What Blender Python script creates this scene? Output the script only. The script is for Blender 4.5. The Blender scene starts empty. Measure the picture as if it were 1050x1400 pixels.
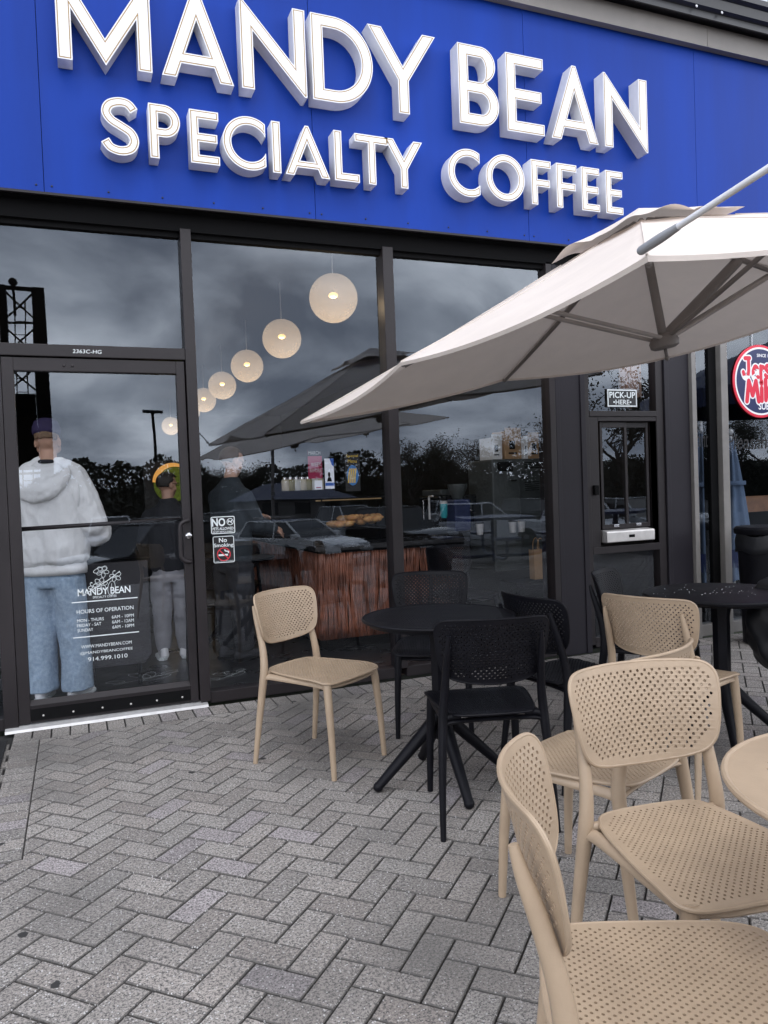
import bpy, bmesh, math, random
from mathutils import Vector, Matrix
S = bpy.context.scene
COL = S.collection
rnd = random.Random(11)
R_ = math.radians

# ---------------------------------------------------------------- camera
CAM = Vector((0.32239, -4.81748, 1.29804))
def _axes(yaw, pitch, roll):
    cy, sy, cp, sp, cr, sr = math.cos(yaw), math.sin(yaw), math.cos(pitch), math.sin(pitch), math.cos(roll), math.sin(roll)
    f = Vector((sy*cp, cy*cp, sp)); r = Vector((cy, -sy, 0)); u = r.cross(f)
    return cr*r + sr*u, cr*u - sr*r, f
AR, AU, AF = _axes(R_(21.886794), R_(-1.637862), R_(-2.132081))
cd = bpy.data.cameras.new('camera'); cam = bpy.data.objects.new('camera', cd); COL.objects.link(cam)
cd.sensor_fit = 'VERTICAL'; cd.sensor_height = 24; cd.lens = 24*1050/1400
cd.clip_start = 0.05; cd.clip_end = 600
cam.matrix_world = Matrix(((AR.x, AU.x, -AF.x, CAM.x), (AR.y, AU.y, -AF.y, CAM.y), (AR.z, AU.z, -AF.z, CAM.z), (0, 0, 0, 1)))
S.camera = cam
def ray(px, py): return (px-525)*AR - (py-700)*AU + 1050*AF       # measured on the photograph: view direction of a feature
def W(px, py, y=0.0):                                             # ... met with an upright plane parallel to the shop front
    d = ray(px, py); return CAM + d*((y-CAM.y)/d.y)
def G(px, py, z=0.0):                                             # ... met with a level plane
    d = ray(px, py); return CAM + d*((z-CAM.z)/d.z)

# ---------------------------------------------------------------- world, sun, exposure
SUN_EL, SUN_AZ = 52.0, 200.0      # azimuth measured clockwise from +Y
w = bpy.data.worlds.new("World"); S.world = w; w.use_nodes = True
nt = w.node_tree; N = nt.nodes; L = nt.links; N.clear()
def nd(tree, t, **k):
    n = tree.nodes.new(t)
    for a, b in k.items(): setattr(n, a, b)
    return n
out = nd(nt, 'ShaderNodeOutputWorld'); bg = nd(nt, 'ShaderNodeBackground'); bg.inputs[1].default_value = 0.1
sky = nd(nt, 'ShaderNodeTexSky', sky_type='NISHITA', sun_disc=False, sun_elevation=R_(SUN_EL), sun_rotation=R_(SUN_AZ))
tc = nd(nt, 'ShaderNodeTexCoord'); sep = nd(nt, 'ShaderNodeSeparateXYZ'); L.new(tc.outputs['Generated'], sep.inputs[0])
zz = nd(nt, 'ShaderNodeMath', operation='MAXIMUM'); L.new(sep.outputs[2], zz.inputs[0]); zz.inputs[1].default_value = 0.0
za = nd(nt, 'ShaderNodeMath', operation='ADD'); L.new(zz.outputs[0], za.inputs[0]); za.inputs[1].default_value = 0.50
dx = nd(nt, 'ShaderNodeMath', operation='DIVIDE'); L.new(sep.outputs[0], dx.inputs[0]); L.new(za.outputs[0], dx.inputs[1])
dy = nd(nt, 'ShaderNodeMath', operation='DIVIDE'); L.new(sep.outputs[1], dy.inputs[0]); L.new(za.outputs[0], dy.inputs[1])
cmb = nd(nt, 'ShaderNodeCombineXYZ'); L.new(dx.outputs[0], cmb.inputs[0]); L.new(dy.outputs[0], cmb.inputs[1])
cl = nd(nt, 'ShaderNodeTexNoise'); cl.inputs['Scale'].default_value = 2.3; cl.inputs['Detail'].default_value = 6; cl.inputs['Roughness'].default_value = .52; cl.inputs['Distortion'].default_value = .35
L.new(cmb.outputs[0], cl.inputs['Vector'])
cr = nd(nt, 'ShaderNodeValToRGB'); e = cr.color_ramp.elements
e[0].position = .40; e[0].color = (3.9, 4.25, 5.1, 1); e[1].position = .64; e[1].color = (17.4, 17.5, 18.2, 1)
m_ = cr.color_ramp.elements.new(.52); m_.color = (9.2, 9.6, 10.5, 1)
L.new(cl.outputs[0], cr.inputs[0])
# the overcast is brighter over the roof and overhead than low over the car park
br = nd(nt, 'ShaderNodeMapRange'); br.inputs[1].default_value = -.75; br.inputs[2].default_value = .6; br.inputs[3].default_value = 3.3; br.inputs[4].default_value = 1.55
L.new(sep.outputs[1], br.inputs[0])
zb = nd(nt, 'ShaderNodeMapRange'); zb.inputs[1].default_value = .35; zb.inputs[2].default_value = 1; zb.inputs[3].default_value = 1; zb.inputs[4].default_value = .95
L.new(sep.outputs[2], zb.inputs[0])
mu = nd(nt, 'ShaderNodeMath', operation='MULTIPLY'); L.new(br.outputs[0], mu.inputs[0]); L.new(zb.outputs[0], mu.inputs[1])
vm = nd(nt, 'ShaderNodeVectorMath', operation='SCALE'); L.new(cr.outputs[0], vm.inputs[0]); L.new(mu.outputs[0], vm.inputs['Scale'])
mx = nd(nt, 'ShaderNodeMix', data_type='RGBA'); mx.inputs[0].default_value = .93
L.new(sky.outputs[0], mx.inputs[6]); L.new(vm.outputs[0], mx.inputs[7]); L.new(mx.outputs[2], bg.inputs[0]); L.new(bg.outputs[0], out.inputs[0])
sd = bpy.data.lights.new('sun', 'SUN'); sd.energy = .55; sd.angle = R_(20); sd.color = (1, .965, .93)
so = bpy.data.objects.new('sun', sd); COL.objects.link(so)
sv = Vector((math.sin(R_(SUN_AZ))*math.cos(R_(SUN_EL)), math.cos(R_(SUN_AZ))*math.cos(R_(SUN_EL)), math.sin(R_(SUN_EL))))
so.rotation_euler = sv.to_track_quat('Z', 'Y').to_euler()
S.view_settings.view_transform = 'Standard'; S.view_settings.look = 'None'; S.view_settings.exposure = -0.16; S.view_settings.gamma = 1
S.render.engine = 'CYCLES'; S.cycles.max_bounces = 8; S.cycles.transparent_max_bounces = 12; S.cycles.glossy_bounces = 4
S.cycles.caustics_reflective = False; S.cycles.caustics_refractive = False; S.cycles.sample_clamp_indirect = 6

# ---------------------------------------------------------------- materials
def mat(name, col, rough=.5, metal=0.0, var=0.0, vscale=6.0, bump=0.0, bscale=60.0, col2=None, spec=.5, emit=None, estr=0.0, trans=0.0, stretch=None, coat=0.0):
    m = bpy.data.materials.new(name); m.use_nodes = True; t = m.node_tree; b = t.nodes['Principled BSDF']
    b.inputs['Base Color'].default_value = (*col, 1); b.inputs['Roughness'].default_value = rough; b.inputs['Metallic'].default_value = metal
    b.inputs['Specular IOR Level'].default_value = spec; b.inputs['Coat Weight'].default_value = coat; b.inputs['Coat Roughness'].default_value = .04
    if emit: b.inputs['Emission Color'].default_value = (*emit, 1); b.inputs['Emission Strength'].default_value = estr
    tcx = nd(t, 'ShaderNodeTexCoord')
    if var or col2:
        n = nd(t, 'ShaderNodeTexNoise'); n.inputs['Scale'].default_value = vscale; n.inputs['Detail'].default_value = 5; n.inputs['Roughness'].default_value = .6
        if stretch:
            mp_ = nd(t, 'ShaderNodeMapping'); mp_.inputs['Scale'].default_value = stretch; t.links.new(tcx.outputs['Object'], mp_.inputs['Vector']); t.links.new(mp_.outputs[0], n.inputs['Vector'])
        else: t.links.new(tcx.outputs['Object'], n.inputs['Vector'])
        r = nd(t, 'ShaderNodeValToRGB'); a = r.color_ramp.elements
        c2 = col2 or tuple(min(1, c*(1+var)) for c in col); c1 = col if col2 else tuple(c*(1-var) for c in col)
        a[0].position = .32; a[0].color = (*c1, 1); a[1].position = .68; a[1].color = (*c2, 1)
        t.links.new(n.outputs[0], r.inputs[0]); t.links.new(r.outputs[0], b.inputs['Base Color'])
        rr = nd(t, 'ShaderNodeMapRange'); rr.inputs[3].default_value = max(.03, rough-.07); rr.inputs[4].default_value = min(1, rough+.09)
        t.links.new(n.outputs[0], rr.inputs[0]); t.links.new(rr.outputs[0], b.inputs['Roughness'])
    if bump:
        n = nd(t, 'ShaderNodeTexNoise'); n.inputs['Scale'].default_value = bscale; n.inputs['Detail'].default_value = 4
        t.links.new(tcx.outputs['Object'], n.inputs['Vector'])
        bp = nd(t, 'ShaderNodeBump'); bp.inputs['Strength'].default_value = bump; bp.inputs['Distance'].default_value = .01
        t.links.new(n.outputs[0], bp.inputs['Height']); t.links.new(bp.outputs[0], b.inputs['Normal'])
    if trans:
        o = [x for x in t.nodes if x.type == 'OUTPUT_MATERIAL'][0]; tr = nd(t, 'ShaderNodeBsdfTranslucent'); tr.inputs[0].default_value = (*[c*.9 for c in col], 1)
        ms = nd(t, 'ShaderNodeMixShader'); ms.inputs[0].default_value = trans
        t.links.new(b.outputs[0], ms.inputs[1]); t.links.new(tr.outputs[0], ms.inputs[2]); t.links.new(ms.outputs[0], o.inputs[0])
    return m
def glass(name, tint, refl):
    m = bpy.data.materials.new(name); m.use_nodes = True; t = m.node_tree; t.nodes.clear()
    o = nd(t, 'ShaderNodeOutputMaterial'); tr = nd(t, 'ShaderNodeBsdfTransparent'); tr.inputs[0].default_value = (*tint, 1)
    g = nd(t, 'ShaderNodeBsdfGlossy'); g.inputs['Roughness'].default_value = 0.0; g.inputs['Color'].default_value = (.80, .89, 1, 1)
    lw = nd(t, 'ShaderNodeLayerWeight'); lw.inputs[0].default_value = .5
    p = nd(t, 'ShaderNodeMath', operation='POWER'); p.inputs[1].default_value = 4.5; t.links.new(lw.outputs['Facing'], p.inputs[0])
    ma = nd(t, 'ShaderNodeMath', operation='MULTIPLY_ADD', use_clamp=True); ma.inputs[1].default_value = 1-refl; ma.inputs[2].default_value = refl; t.links.new(p.outputs[0], ma.inputs[0])
    ms = nd(t, 'ShaderNodeMixShader'); t.links.new(ma.outputs[0], ms.inputs[0]); t.links.new(tr.outputs[0], ms.inputs[1]); t.links.new(g.outputs[0], ms.inputs[2]); t.links.new(ms.outputs[0], o.inputs[0])
    # float glass is never quite flat: a slow ripple bends the reflections
    tcx = nd(t, 'ShaderNodeTexCoord'); n = nd(t, 'ShaderNodeTexNoise'); n.inputs['Scale'].default_value = 1.6; n.inputs['Detail'].default_value = 1
    t.links.new(tcx.outputs['Object'], n.inputs['Vector']); bp = nd(t, 'ShaderNodeBump'); bp.inputs['Strength'].default_value = .02; bp.inputs['Distance'].default_value = .05
    t.links.new(n.outputs[0], bp.inputs['Height']); t.links.new(bp.outputs[0], g.inputs['Normal'])
    return m
M = dict(
    bronze=mat('bronze_aluminium', (.0200, .0165, .0180), .42, .0, .18, 3, .03, 300, spec=.32), dark=mat('black_paint', (.004, .004, .0045), .7, 0, .2, spec=.12),
    pillar=mat('charcoal_panel', (.0165, .0145, .0195), .5, 0, .16, 2, .04, 200, spec=.28), greyframe=mat('grey_aluminium', (.20, .19, .18), .45, .1, .12),
    blue=mat('blue_panel', (.0045, .040, .30), .48, 0, .12, 3.0, .09, 2.2, spec=.17, stretch=(1, 1, .12)), white=mat('letter_white', (.80, .81, .83), .4, 0, .05, 4),
    lside=mat('letter_return_white', (.80, .805, .82), .38, 0, .10, 5, stretch=(1, 1, .4)), tanline=mat('tan_edge', (.40, .27, .13), .6, spec=.2),
    coping=mat('grey_trim', (.20, .185, .17), .55, .0, .12, 2), gutter=mat('black_gutter', (.016, .016, .019), .32, .0, .2, 2),
    tan=mat('tan_resin', (.385, .289, .200), .40, 0, .10, 7, .06, 260), black=mat('black_resin', (.005, .005, .0075), .46, 0, .25, 10, .05, 300, spec=.17),
    canopy=mat('canopy_fabric', (.78, .70, .638), .85, 0, .05, 4, .6, 6, trans=.15), steel=mat('silver_tube', (.74, .75, .77), .34, .25, .08, 20),
    ribgrey=mat('grey_rib', (.23, .21, .20), .5, .0, .1), strutgrey=mat('pale_strut', (.42, .385, .365), .5, 0, .1), silver=mat('brushed_sill', (.62, .60, .58), .42, .55, .1, 12), sillw=mat('threshold_aluminium', (.50, .495, .49), .4, .3, .12, 20),
    decal=mat('white_vinyl', (.72, .77, .78), .5), decalblack=mat('black_vinyl', (.008, .008, .010), .4), red=mat('red_vinyl', (.60, .03, .05), .45),
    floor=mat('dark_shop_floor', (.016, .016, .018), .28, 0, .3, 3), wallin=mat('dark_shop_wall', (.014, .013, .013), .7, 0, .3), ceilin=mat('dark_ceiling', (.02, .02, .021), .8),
    slat=mat('walnut_slat', (.075, .026, .016), .45, 0, 0, 9, .1, 60, col2=(.26, .095, .055)), top=mat('counter_stone', (.02, .02, .022), .25, 0, .3),
    bulb=mat('lamp_glow', (1, .7, .35), .5, emit=(1, .64, .20), estr=3),
    hood=mat('grey_fleece', (.74, .75, .76), .95, 0, .06, 7, .6, 14), jeans=mat('washed_denim', (.235, .33, .45), .92, 0, 0, 40, .5, 120, col2=(.37, .475, .60)),
    skin=mat('skin', (.46, .27, .19), .5, 0, .06, 20), hair=mat('dark_hair', (.018, .013, .010), .6, 0, .3, 60, .4, 200),
    cloth=mat('black_cloth', (.018, .019, .024), .9, 0, .2, 9, .3, 25), trous=mat('grey_cloth', (.30, .30, .33), .9, 0, .12, 9, .4, 22), shoe=mat('white_leather', (.78, .79, .82), .5, 0, .04),
    navy=mat('navy_steel', (.018, .03, .10), .4, .1, .15), kraft=mat('kraft_paper', (.50, .31, .16), .8, 0, .08, 12, .15, 40), machine=mat('grey_enamel', (.085, .095, .095), .4, .1, .12),
    chrome=mat('chrome', (.7, .7, .72), .15, 1), teal=mat('teal_label', (.02, .28, .32), .4), amber=mat('amber_glow', (.8, .4, .1), .6, emit=(1, .47, .09), estr=.55),
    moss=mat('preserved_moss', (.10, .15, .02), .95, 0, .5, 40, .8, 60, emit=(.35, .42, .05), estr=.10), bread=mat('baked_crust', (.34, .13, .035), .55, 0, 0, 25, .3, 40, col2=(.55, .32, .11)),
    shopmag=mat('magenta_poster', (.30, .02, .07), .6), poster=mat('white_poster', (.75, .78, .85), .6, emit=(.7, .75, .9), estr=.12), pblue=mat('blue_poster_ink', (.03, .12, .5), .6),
    canvasblue=mat('blue_canvas', (.105, .145, .215), .85, 0, .12, 5, .4, 14), oak=mat('oak', (.33, .15, .07), .5, 0, .2, 9), jacket=mat('black_nylon', (.006, .007, .010), .5, 0, .2, 6, .35, 9),
    asphalt=mat('asphalt', (.055, .055, .057), .85, 0, .2, 1.2, .3, 200), leaf=mat('spring_leaf', (.016, .020, .008), .7, 0, .45, 2.5), bark=mat('bark', (.045, .035, .028), .9, 0, .3, 8, .4, 40),
    tyre=mat('tyre_rubber', (.012, .012, .012), .8), carglass=mat('car_glass', (.012, .014, .016), .08), cwhite=mat('white_car_paint', (.88, .88, .88), .2, coat=1), csilver=mat('silver_car_paint', (.52, .54, .56), .25, .4, coat=1), cblack=mat('black_car_paint', (.012, .013, .016), .18, coat=.6),
    lampglass=mat('headlamp_glass', (.7, .72, .75), .1), render=mat('pale_render', (.2, .19, .18), .8, 0, .08), roofb=mat('blue_grey_roof', (.03, .04, .09), .6, 0, .1), mat_=mat('black_rubber', (.009, .009, .010), .7, 0, .3, 40, .3, 150),
    joint=mat('joint_sand', (.022, .021, .020), .95, 0, .3, 30), grass=mat('lawn', (.03, .05, .012), .9, 0, .4, 3), yellow=mat('yellow_paint', (.65, .45, .05), .6), cyan=mat('neon_blue', (.05, .2, .5), .5), )
def shade_mat():
    m = bpy.data.materials.new('paper_shade'); m.use_nodes = True; t = m.node_tree; t.nodes.clear(); o = nd(t, 'ShaderNodeOutputMaterial')
    g = nd(t, 'ShaderNodeTexCoord'); n = nd(t, 'ShaderNodeTexNoise'); n.inputs['Scale'].default_value = 7; n.inputs['Detail'].default_value = 5; t.links.new(g.outputs['Object'], n.inputs['Vector'])
    tl = nd(t, 'ShaderNodeBsdfTranslucent'); tl.inputs[0].default_value = (.20, .17, .14, 1); df = nd(t, 'ShaderNodeBsdfDiffuse'); df.inputs[0].default_value = (.35, .34, .33, 1); tr = nd(t, 'ShaderNodeBsdfTransparent'); tr.inputs[0].default_value = (.95, .93, .90, 1)
    em = nd(t, 'ShaderNodeEmission'); em.inputs[0].default_value = (1, .91, .82, 1); em.inputs[1].default_value = .12
    a = nd(t, 'ShaderNodeMixShader'); a.inputs[0].default_value = .6; t.links.new(df.outputs[0], a.inputs[1]); t.links.new(tl.outputs[0], a.inputs[2])
    ad = nd(t, 'ShaderNodeAddShader'); t.links.new(a.outputs[0], ad.inputs[0]); t.links.new(em.outputs[0], ad.inputs[1])
    mr_ = nd(t, 'ShaderNodeMapRange'); mr_.inputs[1].default_value = .3; mr_.inputs[2].default_value = .7; mr_.inputs[3].default_value = .42; mr_.inputs[4].default_value = .52; t.links.new(n.outputs[0], mr_.inputs[0])
    b = nd(t, 'ShaderNodeMixShader'); t.links.new(mr_.outputs[0], b.inputs[0]); t.links.new(ad.outputs[0], b.inputs[1]); t.links.new(tr.outputs[0], b.inputs[2]); t.links.new(b.outputs[0], o.inputs[0]); return m
M['orb'] = shade_mat()
M['glass'] = glass('window_glass', (.90, .905, .91), .086)
M['glassn'] = glass('neighbour_glass', (.80, .84, .88), .07)
# letter faces carry a faint inner sheen only; pavers: speckled concrete, one tone per stone
def paver_mat():
    m = bpy.data.materials.new('speckled_paver'); m.use_nodes = True; t = m.node_tree; b = t.nodes['Principled BSDF']; b.inputs['Roughness'].default_value = .82
    at = nd(t, 'ShaderNodeVertexColor', layer_name='tone'); g = nd(t, 'ShaderNodeTexCoord')
    def noise(s, d=2, r=.5):
        n = nd(t, 'ShaderNodeTexNoise'); n.inputs['Scale'].default_value = s; n.inputs['Detail'].default_value = d; n.inputs['Roughness'].default_value = r; t.links.new(g.outputs['Object'], n.inputs['Vector']); return n
    def mixc(a, bcol, fac, mode='MIX'):
        x = nd(t, 'ShaderNodeMix', data_type='RGBA', blend_type=mode)
        for sock, v in ((x.inputs[6], a), (x.inputs[7], bcol), (x.inputs[0], fac)):
            if hasattr(v, 'links'): t.links.new(v, sock)
            else: sock.default_value = v
        return x.outputs[2]
    def ramp(src, p0, p1):
        r = nd(t, 'ShaderNodeMapRange'); r.inputs[1].default_value = p0; r.inputs[2].default_value = p1; t.links.new(src, r.inputs[0]); return r.outputs[0]
    fine = noise(118, 4, .85); spk = nd(t, 'ShaderNodeTexVoronoi'); spk.inputs['Scale'].default_value = 150; t.links.new(g.outputs['Object'], spk.inputs['Vector'])
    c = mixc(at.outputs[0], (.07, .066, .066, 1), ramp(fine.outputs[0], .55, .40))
    big = noise(.9, 4)
    # pale quartz grains: a random value per voronoi cell picks one stone chip in seven
    sx = nd(t, 'ShaderNodeSeparateColor'); t.links.new(spk.outputs['Color'], sx.inputs[0])
    near = ramp(spk.outputs['Distance'], .46, .26)
    pick = ramp(sx.outputs[0], .80, .84); mlt = nd(t, 'ShaderNodeMath', operation='MULTIPLY'); t.links.new(near, mlt.inputs[0]); t.links.new(pick, mlt.inputs[1])
    c = mixc(c, (.58, .565, .555, 1), mlt.outputs[0])
    pickd = ramp(sx.outputs[1], .80, .86); ml2 = nd(t, 'ShaderNodeMath', operation='MULTIPLY'); t.links.new(near, ml2.inputs[0]); t.links.new(pickd, ml2.inputs[1])
    c = mixc(c, (.06, .058, .058, 1), ml2.outputs[0])
    # broad dirt and a few dark gum spots
    c = mixc(c, (.10, .095, .09, 1), ramp(big.outputs[0], .50, .80))
    gum = nd(t, 'ShaderNodeTexVoronoi'); gum.inputs['Scale'].default_value = 4.2; t.links.new(g.outputs['Object'], gum.inputs['Vector'])
    wob = noise(34, 2); gd = nd(t, 'ShaderNodeMath', operation='MULTIPLY_ADD'); gd.inputs[1].default_value = .09; t.links.new(wob.outputs[0], gd.inputs[0]); t.links.new(gum.outputs['Distance'], gd.inputs[2])
    gs = ramp(gd.outputs[0], .128, .112); sg = nd(t, 'ShaderNodeSeparateColor'); t.links.new(gum.outputs['Color'], sg.inputs[0]); gp = ramp(sg.outputs[2], .38, .40)
    ml3 = nd(t, 'ShaderNodeMath', operation='MULTIPLY'); t.links.new(gs, ml3.inputs[0]); t.links.new(gp, ml3.inputs[1])
    c = mixc(c, (.028, .027, .027, 1), ml3.outputs[0])
    t.links.new(c, b.inputs['Base Color'])
    bp = nd(t, 'ShaderNodeBump'); bp.inputs['Strength'].default_value = .45; bp.inputs['Distance'].default_value = .004; t.links.new(fine.outputs[0], bp.inputs['Height']); t.links.new(bp.outputs[0], b.inputs['Normal'])
    return m
M['paver'] = paver_mat()

# ---------------------------------------------------------------- mesh helpers
class MB:
    """collects shapes in one bmesh, then links them as ONE mesh object"""
    def __init__(s): s.bm = bmesh.new()
    def box(s, x0, x1, y0, y1, z0, z1, bev=0.0, mtx=None):
        r = bmesh.ops.create_cube(s.bm, size=1); v = r['verts']
        bmesh.ops.scale(s.bm, vec=(x1-x0, y1-y0, z1-z0), verts=v); bmesh.ops.translate(s.bm, vec=((x0+x1)/2, (y0+y1)/2, (z0+z1)/2), verts=v)
        if bev:
            es = list({e for q in v for e in q.link_edges}); r2 = bmesh.ops.bevel(s.bm, geom=es, offset=bev, segments=2, affect='EDGES', profile=.6); v = list({q for fc in r2['faces'] for q in fc.verts} | {q for q in v if q.is_valid})
        if mtx: bmesh.ops.transform(s.bm, matrix=mtx, verts=v)
        return s
    def tube(s, pts, rad, n=10, cap=True, sx=1.0, sy=1.0, up=None):
        pts = [Vector(p) for p in pts]; rad = [rad]*len(pts) if not hasattr(rad, '__len__') else rad
        rings = []; ref = Vector(up) if up else None
        for i, p in enumerate(pts):
            t = (pts[min(i+1, len(pts)-1)]-pts[max(i-1, 0)]).normalized()
            if ref is None: ref = Vector((0, 1, 0)) if abs(t.y) < .9 else Vector((1, 0, 0))
            a = (ref - t*ref.dot(t)).normalized(); b = t.cross(a); ref = a
            rings.append([s.bm.verts.new(p + (a*math.cos(k*2*math.pi/n)*sx + b*math.sin(k*2*math.pi/n)*sy)*rad[i]) for k in range(n)])
        for r0, r1 in zip(rings, rings[1:]):
            for k in range(n): s.bm.faces.new((r0[k], r0[(k+1) % n], r1[(k+1) % n], r1[k]))
        if cap: s.bm.faces.new(rings[0][::-1]); s.bm.faces.new(rings[-1])
        return s
    def lathe(s, prof, n=24, c=(0, 0, 0), cap=True):
        c = Vector(c); rings = [[s.bm.verts.new(c+Vector((r*math.cos(k*2*math.pi/n), r*math.sin(k*2*math.pi/n), z))) for k in range(n)] for r, z in prof]
        for r0, r1 in zip(rings, rings[1:]):
            for k in range(n): s.bm.faces.new((r0[k], r0[(k+1) % n], r1[(k+1) % n], r1[k]))
        if cap: s.bm.faces.new(rings[0][::-1]); s.bm.faces.new(rings[-1])
        return s
    def ball(s, c, r, sc=(1, 1, 1), n=3):
        v = bmesh.ops.create_icosphere(s.bm, subdivisions=n, radius=r)['verts']; bmesh.ops.scale(s.bm, vec=sc, verts=v); bmesh.ops.translate(s.bm, vec=c, verts=v); return s
    def prism(s, poly, a0, a1, axis='y', bev=0.0):
        """poly in (u,v); extruded along axis"""
        f = {'y': lambda u, v, a: (u, a, v), 'x': lambda u, v, a: (a, u, v), 'z': lambda u, v, a: (u, v, a)}[axis]
        p0 = [s.bm.verts.new(f(u, v, a0)) for u, v in poly]; p1 = [s.bm.verts.new(f(u, v, a1)) for u, v in poly]
        fs = [s.bm.faces.new(p0), s.bm.faces.new(p1[::-1])]
        for k in range(len(poly)): fs.append(s.bm.faces.new((p0[k-1], p0[k], p1[k], p1[k-1])))
        if bev: bmesh.ops.bevel(s.bm, geom=list({e for f_ in fs[:2] for e in f_.edges}), offset=bev, segments=2, affect='EDGES')
        return s
    def quad(s, a, b, c, d): s.bm.faces.new([s.bm.verts.new(p) for p in (a, b, c, d)]); return s
    def capsule(s, pts, rad, n=12):
        s.tube(pts, rad, n)
        for p, r in zip(pts, rad if hasattr(rad, '__len__') else [rad]*len(pts)): s.ball(p, r*.995, n=2)
        return s
    def build(s, name, m, parent=None, smooth=False, kind=None):
        bmesh.ops.recalc_face_normals(s.bm, faces=s.bm.faces[:])
        me = bpy.data.meshes.new(name); s.bm.to_mesh(me); s.bm.free(); return put(name, me, m, parent, smooth, kind)
def wloc(o):
    v = Vector((0, 0, 0))
    while o is not None: v += o.location; o = o.parent
    return v
def put(name, me, m, parent=None, smooth=False, kind=None, shift=True):
    """meshes are made in world coordinates (or a prototype's own); a part is shifted to its thing's base"""
    if parent is not None and shift: me.transform(Matrix.Translation(-wloc(parent)))
    o = bpy.data.objects.new(name, me); COL.objects.link(o)
    if m is not None: me.materials.clear(); me.materials.append(m)
    if smooth:
        for p in me.polygons: p.use_smooth = True
        if smooth is not True: me.set_sharp_from_angle(angle=R_(smooth))
    if parent is not None: o.parent = parent
    if kind: o['kind'] = kind
    return o
def tag(o, label, cat, group=None, kind=None):
    o['label'] = label; o['category'] = cat
    if group: o['group'] = group
    if kind: o['kind'] = kind
    return o
def thing(name, label, cat, loc=(0, 0, 0), rz=0, group=None):
    o = bpy.data.objects.new(name, None); COL.objects.link(o); o.location = loc; o.rotation_euler = (0, 0, rz); o.empty_display_size = .1
    return tag(o, label, cat, group)
def kids(o): return [c for c in bpy.data.objects if c.parent == o]
def dup(src, loc, rz, label, group=None, rots=None):
    r = src.copy(); COL.objects.link(r); r.location = loc; r.rotation_euler = rots or (0, 0, rz); r['label'] = label
    if group: r['group'] = group
    for c in kids(src):
        k = c.copy(); COL.objects.link(k); k.parent = r
        for g in kids(c):
            q = g.copy(); COL.objects.link(q); q.parent = k
    return r
def curve_mesh(loops, extrude=0.0, offset=0.0, bevel=0.0):
    cu = bpy.data.curves.new('c', 'CURVE'); cu.dimensions = '2D'; cu.fill_mode = 'BOTH'; cu.extrude = extrude; cu.offset = offset; cu.bevel_depth = bevel; cu.resolution_u = 1
    for lp in loops:
        sp = cu.splines.new('POLY'); sp.points.add(len(lp)-1); sp.use_cyclic_u = True
        for p, (x, y) in zip(sp.points, lp): p.co = (x, y, 0, 1)
    o = bpy.data.objects.new('c', cu); COL.objects.link(o); dg = bpy.context.evaluated_depsgraph_get()
    me = bpy.data.meshes.new_from_object(o.evaluated_get(dg)); bpy.data.objects.remove(o); bpy.data.curves.remove(cu); return me
def text_mesh(s, extrude=0.0, offset=0.0, shear=0.0, spacing=1.0):
    cu = bpy.data.curves.new('t', 'FONT'); cu.body = s; cu.extrude = extrude; cu.offset = offset; cu.shear = shear; cu.space_character = spacing; cu.resolution_u = 3
    o = bpy.data.objects.new('t', cu); COL.objects.link(o); dg = bpy.context.evaluated_depsgraph_get()
    me = bpy.data.meshes.new_from_object(o.evaluated_get(dg)); bpy.data.objects.remove(o); bpy.data.curves.remove(cu); return me
def text(name, s, x0, x1, z0, z1, y, m, parent, offset=0.0, shear=0.0, spacing=1.0, thick=.0008, flip=False):
    """flat lettering on an upright face looking towards -Y, fitted in x0..x1, z0..z1"""
    me = text_mesh(s, 0, offset, shear, spacing)
    xs = [v.co.x for v in me.vertices]; ys = [v.co.y for v in me.vertices]; a, b, c, d = min(xs), max(xs), min(ys), max(ys)
    for v in me.vertices:
        u = (v.co.x-a)/(b-a); q = (v.co.y-c)/(d-c)
        if flip: u = 1-u
        v.co = (x0+u*(x1-x0), y, z0+q*(z1-z0))
    return put(name, me, m, parent)
def flat(loops, y):
    me = curve_mesh(loops)
    for v in me.vertices: v.co = (v.co.x, y, v.co.y)
    return me
def strip(pts, wd):
    """outline of a stroke of width wd along 2D points"""
    Lf, Rt = [], []
    for i, p in enumerate(pts):
        a = pts[max(0, i-1)]; b = pts[min(len(pts)-1, i+1)]; tx, ty = b[0]-a[0], b[1]-a[1]; l = math.hypot(tx, ty) or 1
        ww = wd[i] if hasattr(wd, '__len__') else wd
        Lf.append((p[0]-ty/l*ww/2, p[1]+tx/l*ww/2)); Rt.append((p[0]+ty/l*ww/2, p[1]-tx/l*ww/2))
    return Lf + Rt[::-1]
def catmull(P, n=6):
    o = []
    for i in range(len(P)-1):
        p0, p1, p2, p3 = P[max(0, i-1)], P[i], P[i+1], P[min(len(P)-1, i+2)]
        for k in range(n):
            t = k/n; o.append(tuple(.5*((2*p1[j])+(-p0[j]+p2[j])*t+(2*p0[j]-5*p1[j]+4*p2[j]-p3[j])*t*t+(-p0[j]+3*p1[j]-3*p2[j]+p3[j])*t**3) for j in range(len(p1))))
    return o+[tuple(P[-1])]
def arc(cx, cy, rx, ry, a0, a1, n=20): return [(cx+rx*math.cos(R_(a0+(a1-a0)*k/n)), cy+ry*math.sin(R_(a0+(a1-a0)*k/n))) for k in range(n+1)]
def rrect(x0, x1, y0, y1, r, n=5): return arc(x1-r, y1-r, r, r, 0, 90, n)+arc(x0+r, y1-r, r, r, 90, 180, n)+arc(x0+r, y0+r, r, r, 180, 270, n)+arc(x1-r, y0+r, r, r, 270, 360, n)
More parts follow.
